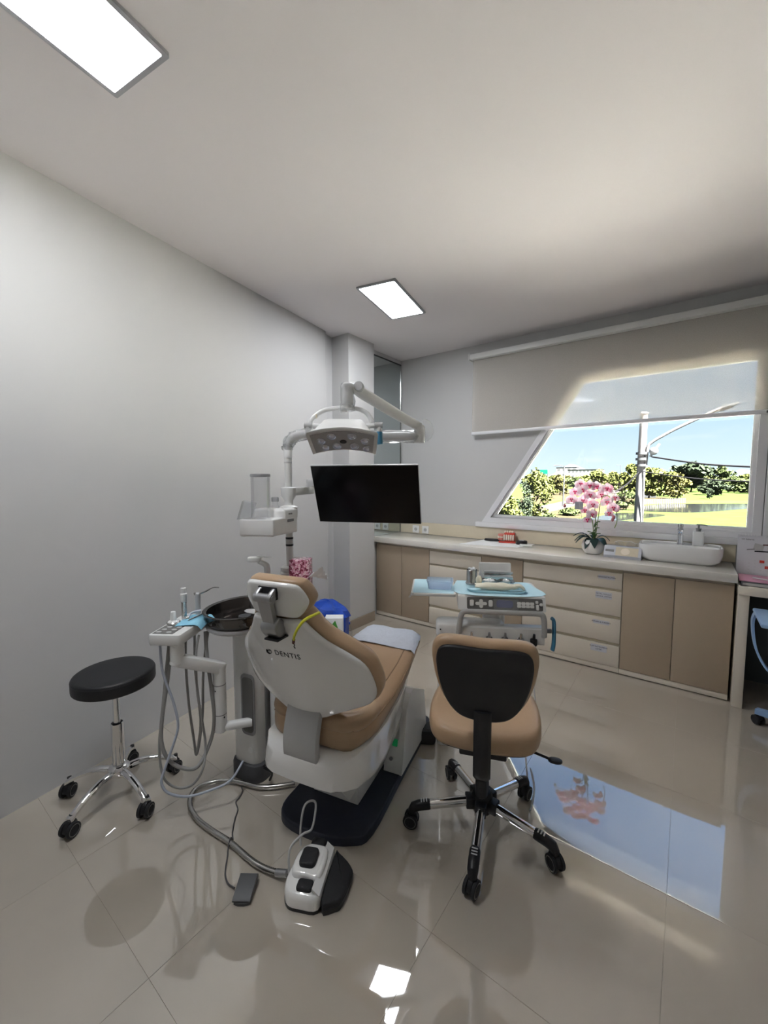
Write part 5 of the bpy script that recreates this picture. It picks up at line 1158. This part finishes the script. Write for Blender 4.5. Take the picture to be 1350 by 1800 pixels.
# ================================================================== OUTSIDE, one floor below
GZ = -3.2
def g(x, y): return at(x, y, z=GZ)
M.update(
    lawn=mat('lawn_grass', (.0125, .0180, .0058), .9, ior=1.0, var=.35, scale=.35, bump=.5), dry=mat('dry_bank', (0.0140, 0.0115, 0.0072), .9, ior=1.0, var=.25, scale=.5),
    road=mat('asphalt', (0.0150, 0.0135, 0.0136), .9, ior=1.0, var=.08, scale=1), water=mat('pond_water', (0.0060, 0.0065, 0.0065), .08, ior=1.33, bump=.02, scale=2),
    tree1=mat('foliage_bright', (0.0360, 0.0410, 0.0130), .8, ior=1.0, var=.35, scale=1.2), tree2=mat('foliage_mid', (0.0230, 0.0300, 0.0125), .8, ior=1.0, var=.35, scale=1.2), tree3=mat('foliage_dark', (0.0155, 0.0205, 0.0135), .8, ior=1.0, var=.35, scale=1.2),
    treey=mat('foliage_yellow', (0.0420, 0.0410, 0.0150), .8, ior=1.0, var=.35, scale=1.2), bark=mat('bark', (0.0117, 0.0094, 0.0070), .9, ior=1.0), concrete=mat('concrete_pole', (0.0650, 0.0620, 0.0640), .8, ior=1.0),
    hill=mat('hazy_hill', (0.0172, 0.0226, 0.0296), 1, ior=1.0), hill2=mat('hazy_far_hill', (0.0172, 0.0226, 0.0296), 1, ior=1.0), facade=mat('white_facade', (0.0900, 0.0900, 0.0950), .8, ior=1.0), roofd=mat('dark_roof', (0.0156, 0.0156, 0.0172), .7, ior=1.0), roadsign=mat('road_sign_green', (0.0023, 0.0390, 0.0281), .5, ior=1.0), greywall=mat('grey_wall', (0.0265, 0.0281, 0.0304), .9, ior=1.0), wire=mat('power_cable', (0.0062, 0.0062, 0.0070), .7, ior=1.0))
mb = MB(); mb.box(-700, 12, GZ - .5, 700, 1500, GZ - .02); struct(mb, 'ground', 'lawn')
def patch(name, px, m, dz, k=4, label=None):
    o = smooth2([tuple(g(*p).xy) for p in px], k); b = MB(); b.slab(o, GZ - .3, GZ + dz); return struct(b, name, m)
patch('bank_far', [(1040, 872), (1090, 868), (1130, 868), (1200, 879), (1330, 880), (1345, 884), (1210, 884), (1130, 888), (1080, 900), (1035, 905), (1000, 915), (960, 912), (940, 905)], 'dry', .01)
patch('pond_far', [(1122, 892), (1160, 886.5), (1230, 886), (1330, 886), (1345, 891), (1290, 896), (1230, 900.5), (1170, 900), (1125, 898)], 'water', .02)
patch('pond_near', [(1060, 906), (1090, 902), (1140, 903), (1170, 906), (1130, 911), (1090, 915), (1040, 922), (1010, 918)], 'water', .02)
patch('road', [(925, 903), (935, 893), (995, 880), (1050, 866), (1092, 858), (1100, 857), (1096, 862), (1060, 874), (1000, 892), (940, 905)], 'road', .03, 3)
patch('field_dry', [(930, 868), (1000, 862), (1060, 862), (1040, 868), (990, 878), (935, 888), (915, 885)], 'dry', .012)
b = MB()
for i in range(26):
    p = g(1124 + i * 3.2, 887 - i * .12); b.box(p.x - .09, p.y - .09, GZ - .2, p.x + .09, p.y + .09, GZ + 1.0)
o = struct(b, 'pond_stakes', 'concrete'); o['kind'] = 'stuff'; o['label'] = 'row of short pale stakes along the far pond bank'; 
def haze(name, pts, dist, m, thick=80):
    """hill ridge far away: a real ridge with depth, its crest sampled from west to east"""
    rg = []
    for x, y in pts:
        p = at(x, y, Y=dist); rg.append([(p.x, p.y - thick, GZ), (p.x, p.y, max(p.z, GZ + 1)), (p.x, p.y + thick, GZ)])
    b = MB(); b.rings(rg); return struct(b, name, m, 30)
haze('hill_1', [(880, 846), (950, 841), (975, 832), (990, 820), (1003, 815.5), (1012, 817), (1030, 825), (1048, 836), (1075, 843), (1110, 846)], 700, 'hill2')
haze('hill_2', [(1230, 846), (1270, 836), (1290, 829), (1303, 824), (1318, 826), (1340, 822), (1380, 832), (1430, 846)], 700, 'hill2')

def tree(px, base_y, top_y, wpx, m, label, seed, trunk=.25, leaves=1300, group='trees beyond the window', dist=None, name='tree', low=.12, spread=1.0):
    rnd = random.Random(seed); p = g(px, base_y) if dist is None else at(px, 850, Y=dist); p.z = GZ
    k = (Vector((p.x, p.y, EYE)) - Vector((0, 0, EYE))).dot(Vector((FW.x, FW.y, 0)).normalized())
    tp = at(px, top_y, Y=p.y).z; H_ = tp - GZ; w_ = wpx * k / F / 2 * 1.12
    t = thing(name, label, 'tree', p, 0, group)
    b = MB(); b.tube([(p.x, p.y, GZ - .1), (p.x + .05 * w_, p.y, GZ + H_ * .3), (p.x - .03 * w_, p.y, GZ + H_ * .62)], [trunk * H_ / 9, trunk * .7 * H_ / 9, trunk * .3 * H_ / 9], 7)
    for q in range(4):
        a = q * 1.7 + seed; b.tube([(p.x, p.y, GZ + H_ * (.25 + .06 * q)), (p.x + w_ * .5 * cos(a), p.y + w_ * .5 * sin(a), GZ + H_ * (.5 + .07 * q))], [trunk * .45 * H_ / 9, trunk * .15 * H_ / 9], 5)
    b.part('trunk', 'bark', t)
    cl = []
    for i in range(16):
        a = rnd.uniform(0, 2 * pi); rr = sqrt(rnd.random()) * .68; zz = rnd.uniform(low + .16, .86); tap = sin(pi * min(.95, max(.12, (zz - low) / (1 - low) * .82 + .14)))
        cl.append((p.x + w_ * rr * cos(a) * tap, p.y + w_ * rr * sin(a) * tap, GZ + H_ * zz, w_ * rnd.uniform(.26, .44), H_ * rnd.uniform(.10, .17)))
    cl.append((p.x, p.y, GZ + H_ * .86, w_ * .34, H_ * .14))
    V, Fc = [], []; sz = .10 * w_ * spread
    for i in range(leaves):
        c = cl[i % len(cl)]; d = Vector((rnd.gauss(0, 1), rnd.gauss(0, 1), rnd.gauss(0, 1))).normalized() * (rnd.random() ** .33)
        q = Vector((c[0] + d.x * c[3], c[1] + d.y * c[3], max(GZ + .05, c[2] + d.z * c[4])))
        u = Vector((rnd.gauss(0, 1), rnd.gauss(0, 1), rnd.gauss(0, .5))).normalized(); v = u.cross(Vector((rnd.gauss(0, 1), rnd.gauss(0, 1), rnd.gauss(0, 1)))).normalized(); s = sz * rnd.uniform(.7, 1.4)
        n = len(V); V += [q - u * s, q + v * s * .55, q + u * s, q - v * s * .55]; Fc.append((n, n + 1, n + 2, n + 3))
    b = MB(); b.add(V, Fc); me = b.mesh('foliage', m, XF[t.name].inverted()); f = bpy.data.objects.new('foliage', me); C.objects.link(f); f.parent = t
    return t
TR_ = [
 (938, 935, 822, 52, 'tree1', 'tall bright green tree at the lower left corner of the window', 26),
 (918, 940, 838, 34, 'tree3', 'greyer dark green tree before the bright one in the window corner', None),
 (885, 942, 872, 60, 'tree1', 'low bright green bush in the left corner of the window', None),
 (966, 940, 902, 46, 'tree2', 'low green shrub along the window bottom, left of the road', None),
 (958, 876, 838, 40, 'tree1', 'yellow green tree behind the dry field, left of the first lamp post', None),
 (984, 870, 834, 36, 'treey', 'yellowish tree behind the dry field beside the white building', None),
 (1010, 868, 838, 40, 'tree2', 'mid green tree below the white building', None),
 (1052, 866, 824, 40, 'tree1', 'bright tree right of the white building, above the orchid', None),
 (1076, 864, 828, 32, 'tree1', 'smaller bright tree just left of the far lamp post', None),
 (1108, 868, 816, 48, 'tree1', 'rounded bright tree directly left of the concrete pole', None),
 (1140, 876, 822, 56, 'tree1', 'bright green tree directly right of the concrete pole', None),
 (1166, 872, 828, 50, 'tree1', 'light green bushy tree, second to the right of the pole', None),
 (1214, 865, 812, 74, 'tree3', 'largest dark green tree above the pond', None),
 (1190, 877, 830, 44, 'treey', 'yellow green tree in front of the largest dark tree', None),
 (1266, 862, 818, 40, 'tree2', 'tall open green tree at the right, beyond the meadow', None),
 (1250, 870, 842, 50, 'tree3', 'low dark bushes under the tall open tree', None),
 (1290, 866, 840, 52, 'tree2', 'banana-like plants at the right end of the meadow', None),
 (1318, 864, 836, 46, 'tree1', 'pale green plants at the extreme right of the window', None),
 (1247, 877, 858, 14, 'tree3', 'small single tree standing in the meadow', None),
 (1100, 896, 862, 40, 'tree2', 'green bush by the near pond, left of the pole', None),
 (1000, 906, 893, 40, 'tree2', 'low green scrub beside the road below the lamp post', None),
 (1340, 868, 832, 50, 'tree2', 'mid green trees beyond the right window frame', None),
 (1228, 864, 822, 40, 'tree2', 'mid green tree right behind the largest dark tree', None),
 (1030, 860, 836, 50, 'tree1', 'far bright tree line under the white building', None),
] + [(x_, 857 + (i_ % 3), 833 + (i_ * 7) % 6, 34, ('tree1', 'tree2', 'tree1', 'treey')[i_ % 4], 'far tree of the dense belt on the horizon, ' + ('first second third fourth fifth sixth seventh eighth ninth tenth eleventh twelfth thirteenth fourteenth fifteenth sixteenth seventeenth eighteenth nineteenth twentieth').split()[i_] + ' from the left', None) for i_, x_ in enumerate(range(932, 1345, 21))]
for i, (px_, by_, ty_, wp_, m_, lab_, ds_) in enumerate(TR_): tree(px_, by_, ty_, wp_, m_, lab_, i + 1, group='far belt of trees on the horizon' if i >= 24 else 'trees beyond the window', leaves=2600 if wp_ > 45 else 1700, dist=None, low=.0)
# concrete pole with street lamp arm and cables
p = at(1124, 850, Y=12.5); p.z = GZ
t = thing('utility_pole', 'white concrete utility pole with a curved street lamp arm outside the window', 'pole', p)
top = at(1132, 729, Y=12.5)
b = MB(); b.tube([(p.x, p.y, GZ), (top.x, top.y, top.z)], [.135, .085], 16); b.part('pole', 'concrete', t)
b = MB(); b.ball((top.x, top.y, top.z + .02), .10, .10, .06, 12, 6); b.part('pole_cap', 'concrete', t)
arm = [at(x, y, Y=12.45) for x, y in ((1135, 820), (1137, 800), (1139, 785), (1147, 777), (1160, 769), (1190, 753), (1235, 732), (1262, 720), (1280, 715))]
b = MB(); b.tube(spline(arm, 5), .034, 10); b.part('lamp_arm', 'concrete', t, 70)
hd0, hd1 = at(1262, 722, Y=12.45), at(1298, 708, Y=12.45); dh = (hd1 - hd0).normalized()
b = MB(); b.tube([hd0, hd0 + dh * .08, hd0 + dh * .25, hd1 - dh * .1, hd1], [.05, .09, .10, .07, .03], 10, flat=(.55, 1)); b.part('lamp_head', 'greywall', t)
for y in (797, 807, 818):
    q = at(1127.5 - (y - 797) * .05, y, Y=12.4); b = MB(); b.cyl((q.x, q.y, q.z - .03), (q.x, q.y, q.z + .03), .125, n=16); b.part('pole_band', 'greywall', t)
b = MB(); q = at(1149, 793, Y=12.4); b.ball(tuple(q), .10, .10, .10, 10, 6); b.tube([q, at(1160, 780, Y=12.4)], .03, 6); b.tube([q, at(1143, 803, Y=12.4)], .03, 6); b.part('insulator', 'facade', t)
for i, (a, c, lab) in enumerate((((1146, 803), (1360, 822), 'upper thick black cable running right from the utility pole'), ((1128, 829), (1360, 848), 'lower thin black cable running right from the utility pole'), ((1124, 829), (1082, 864), 'black cable running down left from the utility pole'))):
    A_, B_ = at(*a, Y=12.33), at(*c, Y=11.6 if i < 2 else 12.1); md = (A_ + B_) / 2; md.z -= .06
    b = MB(); b.tube(spline([A_, md, B_], 8), .020 if i != 1 else .014, 6); b.solo('power_cable', 'wire', lab, 'cable', A_, 'cables on the utility pole')
def lamp_post(x, yb, yt, side, lab, Y):
    p = at(x, 850, Y=Y); p.z = GZ; tp = at(x, yt, Y=Y).z; t = thing('street_lamp', lab, 'street lamp', p, 0, 'street lamps along the road')
    b = MB(); b.tube([(p.x, p.y, GZ), (p.x, p.y, tp)], [.14, .09], 8); b.part('post', 'greywall', t)
    b = MB(); b.tube([(p.x, p.y, tp - .1), (p.x + side * .9, p.y, tp + .1), (p.x + side * 1.8, p.y, tp + .05)], [.06, .06, .10], 6); b.part('lamp_arm', 'greywall', t)
lamp_post(991, 890, 819, -1, 'grey street lamp post left of the orchid, in front of the white building', g(991, 890).y)
lamp_post(1090, 862, 818, -1, 'thin grey street lamp post right of the orchid', g(1090, 864).y)
# buildings and signs far away
def bldg(name, x0, x1, yt, yb, Y, lab, m='facade', cat='building', rows=2, cols=7, depth=12):
    a, c = at(x0, yt, Y=Y), at(x1, yt, Y=Y); zb = max(GZ, at(x0, yb, Y=Y).z); t = thing(name, lab, cat, ((a.x + c.x) / 2, Y, zb))
    b = MB(); b.box(a.x, Y, GZ - .1, c.x, Y + depth, a.z); b.part('wall', m, t)
    b = MB(); b.box(a.x - .3, Y - .3, a.z, c.x + .3, Y + depth + .3, a.z + .35); b.part('roof', 'roofd' if cat == 'building' else m, t)
    for r_ in range(rows):
        for k in range(cols):
            w_ = (c.x - a.x) / cols; z1 = a.z - (a.z - zb) * (r_ + .25) / rows; z0 = a.z - (a.z - zb) * (r_ + .65) / rows
            b = MB(); b.box(a.x + w_ * (k + .2), Y - .05, z0, a.x + w_ * (k + .8), Y + .05, z1); b.part('window', 'greywall', t)
    return t
bldg('far_building', 998, 1058, 826, 848, 420, 'long white building with a row of dark windows behind the trees', rows=3, cols=9)
bldg('far_building', 978, 1014, 822, 848, 440, 'taller white building block left end of the long white one', rows=3, cols=4)
bldg('far_building', 1290, 1325, 838, 848, 430, 'tiny pale houses at the right under the far hill', rows=1, cols=4)
t = thing('road_sign', 'green road sign left of the white building', 'sign', at(957, 850, Y=150))
a, c = at(948, 826, Y=150), at(962, 833, Y=150); b = MB(); b.box(a.x, 150, c.z, c.x, 150.2, a.z); b.part('board', 'roadsign', t)
b = MB(); b.box(c.x - .1, 150.2, GZ, c.x + .25, 150.4, a.z); b.part('post', 'greywall', t)
yw_ = g(1140, 875).y; a, c = at(1127, 866, Y=yw_), at(1153, 875, Y=yw_)
b = MB(); b.box(a.x, yw_, GZ - .1, c.x, yw_ + .4, a.z); b.solo('garden_wall', 'greywall', 'low grey wall beside the pond, right of the pole', 'wall', ((a.x + c.x) / 2, yw_, GZ))
